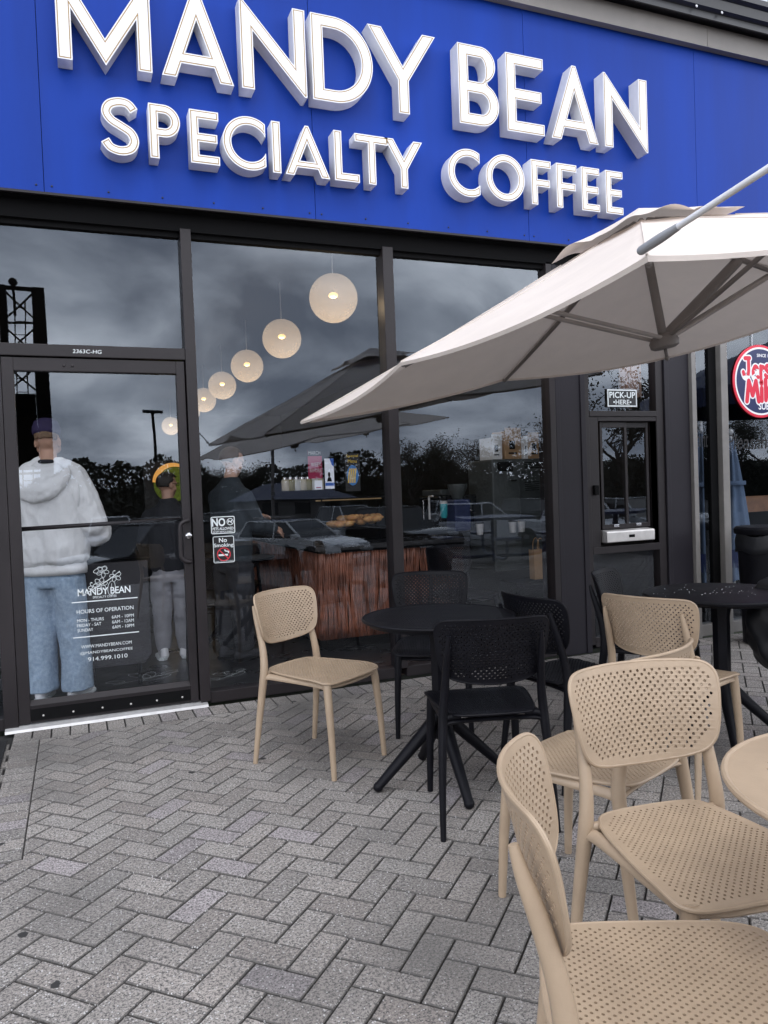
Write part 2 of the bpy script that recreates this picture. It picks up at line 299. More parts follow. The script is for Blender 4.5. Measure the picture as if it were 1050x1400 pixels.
def remeshed(mb, voxel, smooth=3):
    me = bpy.data.meshes.new('r'); bmesh.ops.recalc_face_normals(mb.bm, faces=mb.bm.faces[:]); mb.bm.to_mesh(me); mb.bm.free()
    o = bpy.data.objects.new('r', me); COL.objects.link(o)
    r = o.modifiers.new('r', 'REMESH'); r.mode = 'VOXEL'; r.voxel_size = voxel; r.use_smooth_shade = True
    sm = o.modifiers.new('s', 'SMOOTH'); sm.factor = .6; sm.iterations = smooth
    dg = bpy.context.evaluated_depsgraph_get(); q = bpy.data.meshes.new_from_object(o.evaluated_get(dg)); bpy.data.objects.remove(o); return q
# ---------------------------------------------------------------- ground
def structure(o): o['kind'] = 'structure'; return o
b = MB(); b.quad((-90, -90, -1.05), (130, -90, -1.05), (130, -7.6, -1.05), (-90, -7.6, -1.05)); structure(b.build('parking_lot', M['asphalt']))
b = MB(); b.quad((-300, -300, -1.1), (300, -300, -1.1), (300, 300, -1.1), (-300, 300, -1.1)); structure(b.build('ground', M['grass']))
b = MB(); b.box(-40, 40, -7.6, -7.45, -1.09, .0, .01); structure(b.build('kerb', M['coping']))
b = MB(); b.quad((-40, -7.45, -.018), (40, -7.45, -.018), (40, 0.02, -.018), (-40, 0.02, -.018)); structure(b.build('paving_bed', M['joint']))
def pavement():
    bm = bmesh.new(); tone = bm.loops.layers.float_color.new('tone'); r = random.Random(5); pw = .0975; gap = .0042; ch = .0028
    q2 = math.sqrt(.5); U = Vector((q2, q2, 0)); V = Vector((-q2, q2, 0)); o = U*(-1.602+pw) + V*(-2.343)
    def stone(corner, a, bb, la, lb):
        k = r.random(); g = .365+.09*(k-.5)*1.5; wm = r.gauss(0, .0035)
        col = (g+wm+.003, g*.925, g*.85-wm*.4, 1)
        if r.random() < .08: col = (g*1.05, g*.95, g*.95, 1)
        z = r.uniform(-.0011, .0011); tx, ty = r.gauss(0, .003), r.gauss(0, .003); j = r.uniform(-.0012, .0012)
        def P(u, v, zz): return corner + a*u + bb*v + Vector((0, 0, zz + z + tx*(u-la/2)+ty*(v-lb/2)))
        g0 = gap/2+.0004+j*.5; lo = [P(g0, g0, -.02), P(la-g0, g0, -.02), P(la-g0, lb-g0, -.02), P(g0, lb-g0, -.02)]
        mi = [P(g0, g0, -ch), P(la-g0, g0, -ch), P(la-g0, lb-g0, -ch), P(g0, lb-g0, -ch)]
        t0 = g0+ch; up = [P(t0, t0, 0), P(la-t0, t0, 0), P(la-t0, lb-t0, 0), P(t0, lb-t0, 0)]
        rings = [[bm.verts.new(p) for p in ring] for ring in (lo, mi, up)]
        fs = [bm.faces.new(rings[2])]
        for ra, rb in zip(rings, rings[1:]):
            for i in range(4): fs.append(bm.faces.new((ra[i], ra[(i+1) % 4], rb[(i+1) % 4], rb[i])))
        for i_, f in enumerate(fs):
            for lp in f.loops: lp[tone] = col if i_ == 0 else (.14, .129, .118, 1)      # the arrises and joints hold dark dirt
    def inside(c): return (-.05 < c.x < 9.5 and -7.4 < c.y < -.06) or (-7.0 < c.x <= .1 and -7.4 < c.y < -1.6)
    n = 110
    for i in range(-n, n):
        for j in range(-n, n):
            if (i-j) % 4 == 0:
                c = o+U*(i*pw)+V*(j*pw); m = c+U*pw+V*pw*.5
                if inside(m): stone(c, U, V, 2*pw, pw)
            if (i-j) % 4 == 3:
                c = o+U*(i*pw)+V*(j*pw); m = c+U*pw*.5+V*pw
                if inside(m): stone(c, U, V, pw, 2*pw)
    # trim the field where it meets the straight border courses
    def cut(co, no, clear=False): bmesh.ops.bisect_plane(bm, geom=bm.verts[:]+bm.edges[:]+bm.faces[:], dist=1e-5, plane_co=co, plane_no=no, clear_outer=clear)
    cut((0, -.221, 0), (0, 1, 0), True); cut((.088, 0, 0), (1, 0, 0)); cut((0, -1.745, 0), (0, 1, 0))
    bmesh.ops.delete(bm, geom=[f for f in bm.faces if f.calc_center_median().x < .088 and f.calc_center_median().y > -1.745], context='FACES')
    X, Y = Vector((1, 0, 0)), Vector((0, 1, 0))
    k = -.055
    while k < 9.4: stone(Vector((k, -.218, .001)), X, Y, .0985, .2); k += .0985
    y = -1.74
    while y < -.23: stone(Vector((-.055, y, .0012)), X, Y, .142, .0985); y += .0985
    for i in range(60):
        for j in range(14): stone(Vector((-.06-.2*(i+1)+(.1 if j % 2 else 0), -.225-.1*(j+1), 0)), X, Y, .2, .1)
    me = bpy.data.meshes.new('pavement'); bm.to_mesh(me); bm.free()
    return structure(put('pavement', me, M['paver']))
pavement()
mt = thing('door_mat', 'black rubber mat lying on the pavers at the left edge beside the door', 'mat', (-.6, -.55, 0))
b = MB(); b.box(-1.3, -.075, -.98, -.18, .004, .016, .004); b.build('mat_body', M['mat_'], mt)
b = MB()
for k in range(9): b.box(-1.26, -.11, -.95+k*.085, -.93+k*.085, .0165, .021)
b.build('rib', M['mat_'], mt)

# ---------------------------------------------------------------- shop rooms (seen through the glass)
def plane(name, pts, m): b = MB(); b.quad(*pts); return structure(b.build(name, m))
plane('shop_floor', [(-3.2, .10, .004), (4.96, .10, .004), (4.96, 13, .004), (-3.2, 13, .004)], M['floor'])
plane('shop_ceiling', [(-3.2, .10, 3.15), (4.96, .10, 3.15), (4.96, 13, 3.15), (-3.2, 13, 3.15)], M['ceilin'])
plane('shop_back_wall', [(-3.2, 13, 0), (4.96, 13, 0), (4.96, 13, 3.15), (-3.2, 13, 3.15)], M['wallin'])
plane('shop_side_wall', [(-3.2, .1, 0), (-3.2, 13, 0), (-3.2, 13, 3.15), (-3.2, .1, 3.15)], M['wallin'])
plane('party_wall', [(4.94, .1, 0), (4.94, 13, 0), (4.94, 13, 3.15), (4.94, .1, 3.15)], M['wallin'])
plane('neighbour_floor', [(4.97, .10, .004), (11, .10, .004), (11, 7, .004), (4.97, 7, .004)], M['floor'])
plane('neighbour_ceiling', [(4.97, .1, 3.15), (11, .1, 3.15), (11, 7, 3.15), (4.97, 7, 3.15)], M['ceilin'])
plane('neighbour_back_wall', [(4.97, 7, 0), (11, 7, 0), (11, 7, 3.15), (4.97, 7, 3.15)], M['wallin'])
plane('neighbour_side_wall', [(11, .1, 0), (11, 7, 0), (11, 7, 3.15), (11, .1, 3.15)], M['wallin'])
plane('shop_roof', [(-3.3, .3, 5.1), (11.1, .3, 5.1), (11.1, 13.2, 5.1), (-3.3, 13.2, 5.1)], M['coping'])

# ---------------------------------------------------------------- fascia, coping and gutter
YF = -.10; FZ0 = 3.035
fa = thing('fascia_board', 'bright blue fascia panels across the top of the shop front', 'fascia', (2, YF, FZ0))
sx = [-3.3, -1.2, .243, 1.825, 3.411, 4.97, 6.55, 8.1, 9.7, 11.1]
for a, c in zip(sx, sx[1:]):
    b = MB(); b.box(a+.0015, c-.0015, YF, YF+.04, FZ0, 4.66, .0015); b.build('panel', M['blue'], fa)
b = MB(); b.box(-3.3, 11.1, YF+.04, YF+.30, FZ0+.02, 4.68); b.build('backing', M['dark'], fa)
b = MB(); b.lathe([(.006, 0), (.005, .003), (.002, .004)], 8)
for v in b.bm.verts: v.co = (v.co.x, -v.co.z, v.co.y)
scm = b.build('screw', M['gutter'], None, True); first_ = True
for a, c in zip(sx[1:6], sx[2:7]):
    for k in range(6):
        o = scm if first_ else scm.copy()
        if not first_: COL.objects.link(o)
        first_ = False; o.parent = fa; o.location = (a+.04+(c-a-.08)*k/5-2, -.001, .035)
ed = MB(); ed.box(-3.3, 11.1, YF-.004, YF+.02, FZ0-.014, FZ0-.0005); ed.build('edge_trim', M['bronze'], fa)
co = thing('coping_band', 'grey metal trim band running above the blue fascia', 'trim', (4, -.15, 4.65))
b = MB()
b.prism([(-.145, 4.652), (-.165, 4.652), (-.165, 4.812), (-.10, 4.83), (.25, 4.83), (.25, 4.66), (-.145, 4.66)], -3.3, 11.1, 'x'); b.build('band', M['coping'], co)
for x in (-.6, 2.55, 5.05, 8.0): b = MB(); b.box(x, x+.012, -.1685, -.160, 4.653, 4.811); b.build('joint', M['coping'], co)
gu = thing('roof_gutter', 'black stepped roof gutter along the top edge of the building', 'gutter', (4, -.3, 4.8))
prof = [(.25, 4.832), (-.20, 4.832), (-.24, 4.80), (-.255, 4.80), (-.255, 4.85), (-.29, 4.865), (-.30, 4.93), (-.335, 4.945), (-.335, 4.985), (.25, 5.0)]
b = MB(); b.prism(prof, -3.3, 11.1, 'x'); b.build('gutter_body', M['gutter'], gu)
b = MB(); b.tube([(-3.3, -.262, 4.888), (11.1, -.262, 4.888)], .024, 12); b.build('pipe', M['gutter'], gu, True)
for x in (4.83, 5.08): b = MB(); b.ball((x, -.2865, 4.85), .011, (1, .35, 1), 2); b.build('white_spot', M['white'], gu, True)  # two small white domes on the gutter front
soff = thing('window_soffit', 'recessed head band, coloured black for its shade, between the blue fascia and the windows', 'soffit', (2, 0, 2.97))
b = MB(); b.box(-3.3, 11.1, .0, .2, 2.917, 3.05); b.build('head_band', M['dark'], soff)  # head frame under the fascia, its shade put into the black colour
b = MB(); b.box(-3.3, 11.1, -.06, .0, 3.02, 3.05); b.build('soffit_board', M['dark'], soff)

# ---------------------------------------------------------------- raised letters
def glyph(ch, w_, H, s):
    g = .22*s; loops = []
    if ch == 'I': loops = [[(0, 0), (w_, 0), (w_, H), (0, H)]]
    elif ch == 'L': loops = [[(0, 0), (w_, 0), (w_, s), (s, s), (s, H), (0, H)]]
    elif ch == 'T': loops = [[(w_/2-s/2, 0), (w_/2+s/2, 0), (w_/2+s/2, H-s), (w_, H-s), (w_, H), (0, H), (0, H-s), (w_/2-s/2, H-s)]]
    elif ch in 'EF':
        q0, q1 = .49*H-s/2, .49*H+s/2; k = w_*.94
        top_ = [(s, q0), (k, q0), (k, q1), (s, q1), (s, H-s), (w_, H-s), (w_, H), (0, H)]
        loops = [([(0, 0), (w_, 0), (w_, s), (s, s)] if ch == 'E' else [(0, 0), (s, 0)])+top_]
    elif ch == 'N':
        m = (H)/(w_-2*g)
        for _ in range(20): m = (H-s*math.sqrt(1+m*m))/(w_-2*g)
        loops = [[(0, 0), (s, 0), (s, m*(w_-g-s)), (w_-g, 0), (w_, 0), (w_, H), (w_-s, H), (w_-s, H-m*(w_-s-g)), (g, H), (0, H)]]
    elif ch == 'M':
        m = H/(w_/2-g)
        for _ in range(20): m = (H-s*math.sqrt(1+m*m))/(w_/2-g)
        y2 = m*(w_/2-s); yv = H-m*(w_/2-g)
        loops = [[(0, 0), (s, 0), (s, y2), (w_/2, 0), (w_-s, y2), (w_-s, 0), (w_, 0), (w_, H), (w_-g, H), (w_/2, yv), (g, H), (0, H)]]
    elif ch == 'A':
        sw = s*math.sqrt(1+(w_/2/H)**2); xi = lambda y: sw+y*(w_/2-g)/H; y0 = .16*H; y1 = y0+.82*s; yt = (w_/2-sw)*H/(w_/2-g)
        loops = [[(0, 0), (sw, 0), (xi(y0), y0), (w_-xi(y0), y0), (w_-sw, 0), (w_, 0), (w_/2+g, H), (w_/2-g, H)], [(xi(y1), y1), (w_/2, yt), (w_-xi(y1), y1)]]
    elif ch == 'Y':
        h0 = .40*H; sw = s*1.22; k = (H-h0)/(w_/2-s/2); h1 = H-k*(w_/2-sw)
        loops = [[(w_/2-s/2, 0), (w_/2+s/2, 0), (w_/2+s/2, h0), (w_, H), (w_-sw, H), (w_/2, h1), (sw, H), (0, H), (w_/2-s/2, h0)]]
    elif ch == 'D':
        cx = w_*.36; loops = [[(0, 0)]+arc(cx, H/2, w_-cx, H/2, -90, 90, 28)+[(0, H)], ([(s, s)]+arc(cx, H/2, w_-cx-s, H/2-s, -90, 90, 28)+[(s, H-s)])[::-1]]
    elif ch == 'P':
        hb = .40*H; ry = (H-hb)/2; cx = w_-ry*.98
        loops = [[(0, 0), (s, 0), (s, hb)]+arc(cx, hb+ry, w_-cx, ry, -90, 90, 18)+[(0, H)], ([(s, hb+s)]+arc(cx, hb+ry, w_-cx-s, ry-s, -90, 90, 18)+[(s, H-s)])[::-1]]
    elif ch == 'B':
        r1 = .275*H; r2 = .5*(H-2*r1)+s*0; c1 = w_-r1*.95; c2 = w_*.93-r2*.95
        loops = [[(0, 0)]+arc(c1, r1, w_-c1, r1, -90, 66, 16)+arc(c2, 2*r1+r2, w_*.93-c2, r2, -66, 90, 16)+[(0, H)],
                 ([(s, s)]+arc(c1, r1, w_-c1-s, r1-s, -90, 90, 16)+[(s, 2*r1-s)])[::-1],
                 ([(s, 2*r1)]+arc(c2, 2*r1+r2-s*.0+(-s*.5)+s*.0, w_*.93-c2-s, r2-s*.5, -90, 90, 16)+[(s, 2*(r1+r2)-s)])[::-1]]
    elif ch == 'O': loops = [arc(w_/2, H/2, w_/2, H/2*1.02, 0, 360, 56)[:-1], arc(w_/2, H/2, w_/2-s, H/2*1.02-s, 0, 360, 56)[:-1][::-1]]
    elif ch == 'C':
        R = H/2*1.03; a0 = math.degrees(math.acos(min(.98, (w_-R)/R))); a1 = math.degrees(math.acos(min(.98, (w_-R)/(R-s))))
        loops = [arc(R, H/2, R, R, a0, 360-a0, 44)+arc(R, H/2, R-s, R-s, 360-a1, a1, 44)]
    elif ch == 'S':
        p = [(.90, .80), (.74, .915), (.50, .925+.01), (.24, .87), (.14, .735), (.26, .60), (.52, .505), (.79, .40), (.88, .25), (.77, .11), (.50, .055), (.23, .10), (.08, .225)]
        loops = [strip(catmull([(x*w_, y*H) for x, y in p], 6), s)]
    return loops
YL = YF-.11; sc = 1.0044
sign = thing('sign_lettering', 'two rows of raised white capital letters with tan outlines on the blue fascia', 'sign', (2.3, YL, 3.74))
rows = [(3.736, .532, .077, [('M', .345, .845), ('A', .897, 1.311), ('N', 1.359, 1.763), ('D', 1.80, 2.204), ('Y', 2.176, 2.652), ('B', 2.815, 3.122), ('E', 3.183, 3.484), ('A', 3.541, 3.942), ('N', 3.996, 4.389)]),
        (3.254, .311, .0515, [('S', .555, .752), ('P', .812, .986), ('E', 1.040, 1.208), ('C', 1.229, 1.487), ('I', 1.527, 1.579), ('A', 1.605, 1.891), ('L', 1.922, 2.087), ('T', 2.062, 2.288), ('Y', 2.264, 2.531),
                         ('C', 2.714, 2.956), ('O', 3.001, 3.308), ('F', 3.361, 3.524), ('F', 3.569, 3.740), ('E', 3.781, 3.938), ('E', 3.992, 4.145)])]
for z0, H, s, chars in rows:
    for ch, xa, xb in chars:
        xa, xb = .322+(xa-.322)*sc, .322+(xb-.322)*sc
        lp = glyph(ch, xb-xa, H, s)
        def lay(me, yc):
            for v in me.vertices: v.co = (xa+v.co.x, yc-v.co.z, z0+v.co.y)
            me.flip_normals(); return me
        body = put('letter', lay(curve_mesh(lp, .052), YL+.058), M['lside'], sign)
        put('outline', lay(curve_mesh(lp, .0006, -.0065), YL+.0052), M['tanline'], body, shift=False).data.transform(Matrix.Translation(-sign.location))
        put('face', lay(curve_mesh(lp, .0008, -.0125), YL+.0046), M['white'], body, shift=False).data.transform(Matrix.Translation(-sign.location))
        put('rim', lay(curve_mesh(lp, .0006, 0), YL+.0056), M['white'], body, shift=False).data.transform(Matrix.Translation(-sign.location))

# ---------------------------------------------------------------- shop front
def bar(parent, name, x0, x1, z0, z1, y0=0.0, y1=.11, m='bronze', bev=.004): b = MB(); b.box(x0, x1, y0, y1, z0, z1, bev); return b.build(name, M[m], parent)
def pane(parent, x0, x1, z0, z1, y=.055, m='glass'): b = MB(); b.quad((x0, y, z0), (x1, y, z0), (x1, y, z1), (x0, y, z1)); return b.build('pane', M[m], parent)
sf = thing('shop_window', 'dark aluminium framed glass front of the shop around the door', 'shop window', (1.8, .05, 0))
ZT = 2.913
bar(sf, 'mullion', .988, 1.052, .03, ZT+.02, -.01); bar(sf, 'mullion', 2.312, 2.388, .075, ZT+.02, -.012); bar(sf, 'mullion', -.105, -.03, .0, ZT+.02)
bar(sf, 'mullion', 3.61, 3.66, .075, ZT+.02)
bar(sf, 'transom_bar', -.03, .988, 2.136, 2.206, -.004)
bar(sf, 'sill', 1.052, 2.312, .012, .082, .006); bar(sf, 'sill', 2.388, 3.61, .012, .082, .006); bar(sf, 'sill', -3.2, -.105, .012, .082, .006)
bar(sf, 'head', 1.052, 2.312, ZT-.028, ZT+.01, .03, .11, 'dark'); bar(sf, 'head', 2.388, 3.61, ZT-.028, ZT+.01, .03, .11, 'dark'); bar(sf, 'head', -.03, .988, ZT-.028, ZT+.01, .03, .11, 'dark'); bar(sf, 'head', -3.2, -.105, ZT-.028, ZT+.01, .03, .11, 'dark')  # heads black instead of bronze: soffit shade put into the colour
pane(sf, -.04, .995, 2.2, ZT-.01); pane(sf, 1.045, 2.32, .07, ZT-.01); pane(sf, 2.38, 3.62, .07, ZT-.01); pane(sf, -3.2, -.1, .07, ZT-.01)
text('chalk_mark', '2363C-HG', .35, .508, 2.158, 2.180, -.0065, M['decal'], sf, shear=.1)
# stickers on the second window
st = thing('no_pets_sticker', 'small black and white window sticker reading NO PETS ALLOWED', 'sticker', (1.22, .05, 1.14))
def P2(px, py, y=.05): q = W(px, py, y); return q.x, q.z
(xa, zt_), (xb, zb_) = P2(287.5, 706.5), P2(322, 729)
put('sticker_base', flat([rrect(xa, xb, zb_, zt_, .012)], .052), M['decalblack'], st)
def frame_loops(x0, x1, z0, z1, r, i, wd): return [rrect(x0+i, x1-i, z0+i, z1-i, max(.002, r-i)), rrect(x0+i+wd, x1-i-wd, z0+i+wd, z1-i-wd, max(.002, r-i-wd))[::-1]]
put('border', flat(frame_loops(xa, xb, zb_, zt_, .012, .0015, .005), .0512), M['decal'], st)
wS, hS = xb-xa, zt_-zb_
text('word', 'NO', xa+.05*wS, xa+.60*wS, zb_+.43*hS, zb_+.90*hS, .0512, M['decal'], st, offset=.03)
text('words', 'PETS ALLOWED', xa+.07*wS, xb-.07*wS, zb_+.22*hS, zb_+.38*hS, .0512, M['decal'], st, offset=.02)
text('small_print', 'EXCEPT SERVICE ANIMALS', xa+.08*wS, xb-.08*wS, zb_+.08*hS, zb_+.17*hS, .0512, M['decal'], st, offset=.01)
cx, cz, rr = xa+.80*wS, zb_+.67*hS, .022
put('ban_ring', flat([arc(cx, cz, rr, rr, 0, 360, 28)[:-1], arc(cx, cz, rr*.83, rr*.83, 0, 360, 28)[:-1][::-1]], .0512), M['decal'], st)
dog = [(-.6, -.45), (-.45, -.45), (-.4, -.05), (.2, -.05), (.25, -.45), (.4, -.45), (.42, .1), (.62, .25), (.6, .42), (.35, .5), (.25, .2), (-.45, .18), (-.62, .45), (-.68, .3)]
put('dog_mark', flat([[(cx+x*rr, cz+y*rr) for x, y in dog]], .0512), M['decal'], st)
put('ban_stroke', flat([strip([(cx-rr*.62, cz+rr*.62), (cx+rr*.62, cz-rr*.62)], rr*.15)], .0506), M['decal'], st)
st = thing('no_smoking_sticker', 'small black window sticker reading No Smoking with a red ban sign', 'sticker', (1.22, .05, 1.0))
(xa, zt_), (xb, zb_) = P2(290.5, 733.5), P2(321.5, 768.5)
wS, hS = xb-xa, zt_-zb_
put('sticker_base', flat([rrect(xa, xb, zb_, zt_, .012)], .052), M['decalblack'], st)
put('border', flat(frame_loops(xa, xb, zb_, zt_, .012, .0012, .004), .0512), M['decal'], st)
text('word', 'No', xa+.29*wS, xa+.66*wS, zb_+.765*hS, zb_+.93*hS, .0512, M['decal'], st, offset=.02)
text('words', 'Smoking', xa+.05*wS, xa+.95*wS, zb_+.555*hS, zb_+.73*hS, .0512, M['decal'], st, offset=.015)
text('small_print', 'THANK YOU FOR NOT SMOKING', xa+.08*wS, xb-.06*wS, zb_+.045*hS, zb_+.085*hS, .0512, M['decal'], st)
cx, cz, rr = xa+.49*wS, zb_+.32*hS, .043
put('ban_ring', flat([arc(cx, cz, rr, rr, 0, 360, 32)[:-1], arc(cx, cz, rr*.86, rr*.86, 0, 360, 32)[:-1][::-1]], .0508), M['red'], st)
put('ban_stroke', flat([strip([(cx-rr*.62, cz+rr*.62), (cx+rr*.62, cz-rr*.62)], rr*.14)], .0505), M['red'], st)
put('cigarette_mark', flat([[(cx-.033, cz-.010), (cx+.026, cz-.010), (cx+.026, cz+.001), (cx-.033, cz+.001)], strip(catmull([(cx+.028, cz+.006), (cx+.030, cz+.016), (cx+.012, cz+.020), (cx+.006, cz+.030)], 5), .007)], .0512), M['decal'], st)

# ---------------------------------------------------------------- door
dr = thing('entrance_door', 'dark framed glass door with pull handle and white opening hours lettering', 'door', (.46, .03, .02))
D0, D1, DT, DB = -.028, .984, 2.128, .036
bar(dr, 'stile', D0, .034, DB, DT, .004, .05); bar(dr, 'stile', .930, D1-.004, DB, DT, .004, .05)
bar(dr, 'top_rail', .034, .930, 2.052, DT, .006, .05); bar(dr, 'bottom_rail', .034, .930, DB, .138, .006, .05)
b = MB(); b.prism([(.0, .138), (.03, .165), (.03, .138)], .03, .934, 'x'); b.build('glazing_bead', M['bronze'], dr)
pane(dr, .03, .935, .135, 2.06, .036)
b = MB(); b.box(.034, .930, .0, .004, .05, .118, .001); b.build('kick_plate', M['dark'], dr)
b = MB()
for x in (.10, .26, .42, .58, .73, .88): b.ball((x, -.001, .075), .006, (1, .5, 1), 2)
b.build('screw', M['silver'], dr, True)
b = MB(); b.tube([(.03, .075, 1.150), (.932, .075, 1.165)], .013, 10); b.build('push_bar', M['bronze'], dr, True)
hp = [(.962, .004, 1.158), (.955, -.05, 1.158), (.925, -.066, 1.150), (.905, -.068, 1.125), (.902, -.068, 1.04), (.902, -.068, .955), (.905, -.068, .935), (.925, -.066, .912), (.955, -.05, .905), (.962, .004, .905)]
b = MB(); b.tube(catmull(hp, 4), .0125, 12); b.build('handle', M['bronze'], dr, True)
b = MB(); b.lathe([(.021, 0), (.021, .004), (.017, .009), (.006, .010)], 20)
for v in b.bm.verts: v.co = (.962+v.co.x, .003-v.co.z, 1.062+v.co.y)
lk = b.build('lock', M['chrome'], dr, True)
b = MB(); b.box(.9575, .9665, -.0085, -.0068, 1.052, 1.058); b.build('keyhole', M['dark'], lk)
b = MB()
for x in (.30, .345): b.ball((x, .003, 2.085), .008, (1, .5, 1), 2)
b.build('closer_screw', M['bronze'], dr, True)
th = thing('door_threshold', 'pale aluminium threshold strip along the foot of the glass door', 'threshold', (.46, -.02, 0))
b = MB(); b.prism([(-.045, .004), (-.035, .018), (.02, .030), (.10, .030), (.10, .004)], -.1, 1.03, 'x'); b.build('threshold_strip', M['sillw'], th)
# vinyl lettering on the door pane
yd = .0335
def PD(px, py): q = W(px, py, yd); return q.x, q.z
def line(name, s, l, r, h, **k):
    (x0, z0), (x1, z1) = PD(*l), PD(*r); zm = (z0+z1)/2; hh = h*.0046
    text(name, s, x0, x1, zm, zm+hh, yd, M['decal'], dr, **k)
line('shop_name', 'MANDY BEAN', (106.5, 815.5), (178.5, 809.5), 8.8, offset=.012, spacing=.95)
line('shop_name', 'SPECIALTY COFFEE', (127, 818.2), (159.5, 816), 2.8, offset=.0)
def rule(l, r): (x0, z0), (x1, z1) = PD(*l), PD(*r); zm = (z0+z1)/2; put('rule', flat([[(x0, zm-.0028), (x1, zm-.0028), (x1, zm+.0028), (x0, zm+.0028)]], yd), M['decal'], dr)
rule((98, 824.5), (188, 816.5)); rule((100, 873), (190, 863))
line('hours', 'HOURS OF OPERATION', (105, 840), (182.5, 832.5), 5.0)
line('hours', 'MON - THURS', (105.5, 851), (142, 848), 4.0); line('hours', '6AM - 10PM', (153, 846), (183, 843), 4.2)
line('hours', 'FRIDAY - SAT', (105.5, 857.5), (138.5, 855), 4.0); line('hours', '6AM - 12AM', (153.5, 852.5), (183, 850), 4.2)
line('hours', 'SUNDAY', (106, 864.5), (127.5, 862.5), 4.0); line('hours', '6AM - 10PM', (153.8, 859.5), (183.3, 857), 4.2)
line('web_address', 'WWW.MANDYBEAN.COM', (111, 887), (180, 880), 4.2); line('handle_name', '@MANDYBEANCOFFEE', (110, 896.5), (181.5, 888.5), 4.4); line('phone_number', '914.999.1010', (120.5, 904), (174.5, 899), 5.2)
fx, fz = PD(140, 794)
loops = []
def petal(cx, cz, ang, l, wd, t=.0022):
    o = []; c, s_ = math.cos(R_(ang)), math.sin(R_(ang))
    for k in range(17):
        a = k/16*2*math.pi; u = l/2+l/2*math.cos(a); v = wd/2*math.sin(a); o.append((cx+u*c-v*s_, cz+u*s_+v*c))
    return strip(o, t)
def flower(cx, cz, r, n=5, ph=0):
    for k in range(n): loops.append(petal(cx, cz, ph+k*360/n, r, r*.62))
flower(fx-.012, fz-.02, .040, 6, 10); flower(fx+.075, fz+.022, .034, 5, 30); flower(fx+.004, fz+.055, .036, 5, 60); flower(fx-.055, fz-.030, .026, 4, 20)
loops.append(petal(fx+.055, fz-.005, -98, .085, .042)); loops.append(strip([(fx+.052, fz-.02), (fx+.044, fz-.075)], .002)); loops.append(strip(catmull([(fx-.11, fz-.075), (fx-.05, fz-.045), (fx+.03, fz), (fx+.10, fz+.05)], 5), .0045)); loops.append(petal(fx+.03, fz+.075, 195, .08, .03))
for k, lp in enumerate(loops): put('flower_drawing', flat([lp], yd), M['decal'], dr) if k == 0 else None
fm = [o for o in kids(dr) if o.name.startswith('flower_drawing')][0]
bmx = bmesh.new(); bmx.from_mesh(fm.data)
for lp in loops[1:]:
    me = flat([lp], yd); me.transform(Matrix.Translation(-dr.location)); bmx.from_mesh(me); bpy.data.meshes.remove(me)
bmx.to_mesh(fm.data); bmx.free()

# ---------------------------------------------------------------- pillars, pick-up window, neighbour's window
pl = thing('pillar', 'dark charcoal pier between the shop window and the pick-up window', 'pillar', (3.8, .03, 0))
bar(pl, 'pier_face', 3.664, 3.93, 0, 3.02, .012, .25, 'pillar', .006); bar(pl, 'corner_bead', 3.662, 3.70, 0, 3.01, .002, .0105, 'pillar', .003); bar(pl, 'corner_bead', 3.885, 3.93, 0, 3.01, .002, .0105, 'pillar', .003)
pl2 = thing('pillar', 'dark charcoal pier between the pick-up window and the grey window frame', 'pillar', (4.83, .03, 0))
bar(pl2, 'pier_face', 4.69, 4.945, 0, 3.02, .012, .25, 'pillar', .006); bar(pl2, 'corner_bead', 4.688, 4.73, 0, 3.01, .002, .0105, 'pillar', .003)
pk = thing('pickup_window', 'dark framed serving hatch with two sliding panes above a silver sill', 'serving window', (4.3, .03, .9))
bar(pk, 'stile', 3.932, 3.975, .05, ZT, .02, .10); bar(pk, 'stile', 4.615, 4.686, .05, ZT, .02, .10)
bar(pk, 'transom_bar', 3.975, 4.615, 1.798, 1.842, .018, .10); bar(pk, 'head', 3.975, 4.615, ZT-.05, ZT, .022, .10)
pane(pk, 3.96, 4.63, 1.83, ZT-.03, .06)
hx = [W(px, 650, .05).x for px in (816.5, 821, 853, 856, 889, 896)]
bar(pk, 'hatch_frame', 3.975, hx[0], .80, 1.798, .024, .10); bar(pk, 'hatch_frame', hx[5], 4.615, .80, 1.798, .024, .10); bar(pk, 'hatch_frame', hx[0], hx[5], 1.762, 1.798, .024, .10)
for x0_, x1_, y_ in ((hx[1], hx[3]+.012, .044), (hx[3]-.008, hx[4], .062)):
    bar(pk, 'sash', x0_, x0_+.024, .93, 1.756, y_, y_+.020, 'bronze', .003); bar(pk, 'sash', x1_-.024, x1_, .93, 1.756, y_, y_+.020, 'bronze', .003)
    bar(pk, 'sash', x0_+.024, x1_-.024, 1.715, 1.756, y_, y_+.020, 'bronze', .003); bar(pk, 'sash', x0_+.024, x1_-.024, .93, .966, y_, y_+.020, 'bronze', .003)
    pane(pk, x0_+.018, x1_-.018, .96, 1.72, y_+.011)
    b = MB(); b.box((x0_+x1_)/2-.025, (x0_+x1_)/2+.025, y_-.010, y_, .945, .963, .002); b.build('finger_pull', M['chrome'], pk)
b = MB(); b.prism([(-.020, .832), (-.023, .838), (-.023, .905), (-.015, .916), (.06, .925), (.06, .832)], 4.075, 4.53, 'x'); b.build('sill', M['silver'], pk)
b = MB(); b.box(4.28, 4.335, -.0265, -.0235, .862, .884, .002); b.build('badge', M['dark'], pk)
bar(pk, 'lower_rail', 3.975, 4.615, .745, .80, .018, .10); pane(pk, 3.97, 4.62, .10, .75, .06); bar(pk, 'lower_rail', 3.975, 4.615, .03, .11, .02, .10)
b = MB(); b.box(3.99, 4.03, -.004, .024, 1.20, 1.275, .006); b.build('bell_push', M['dark'], pk)
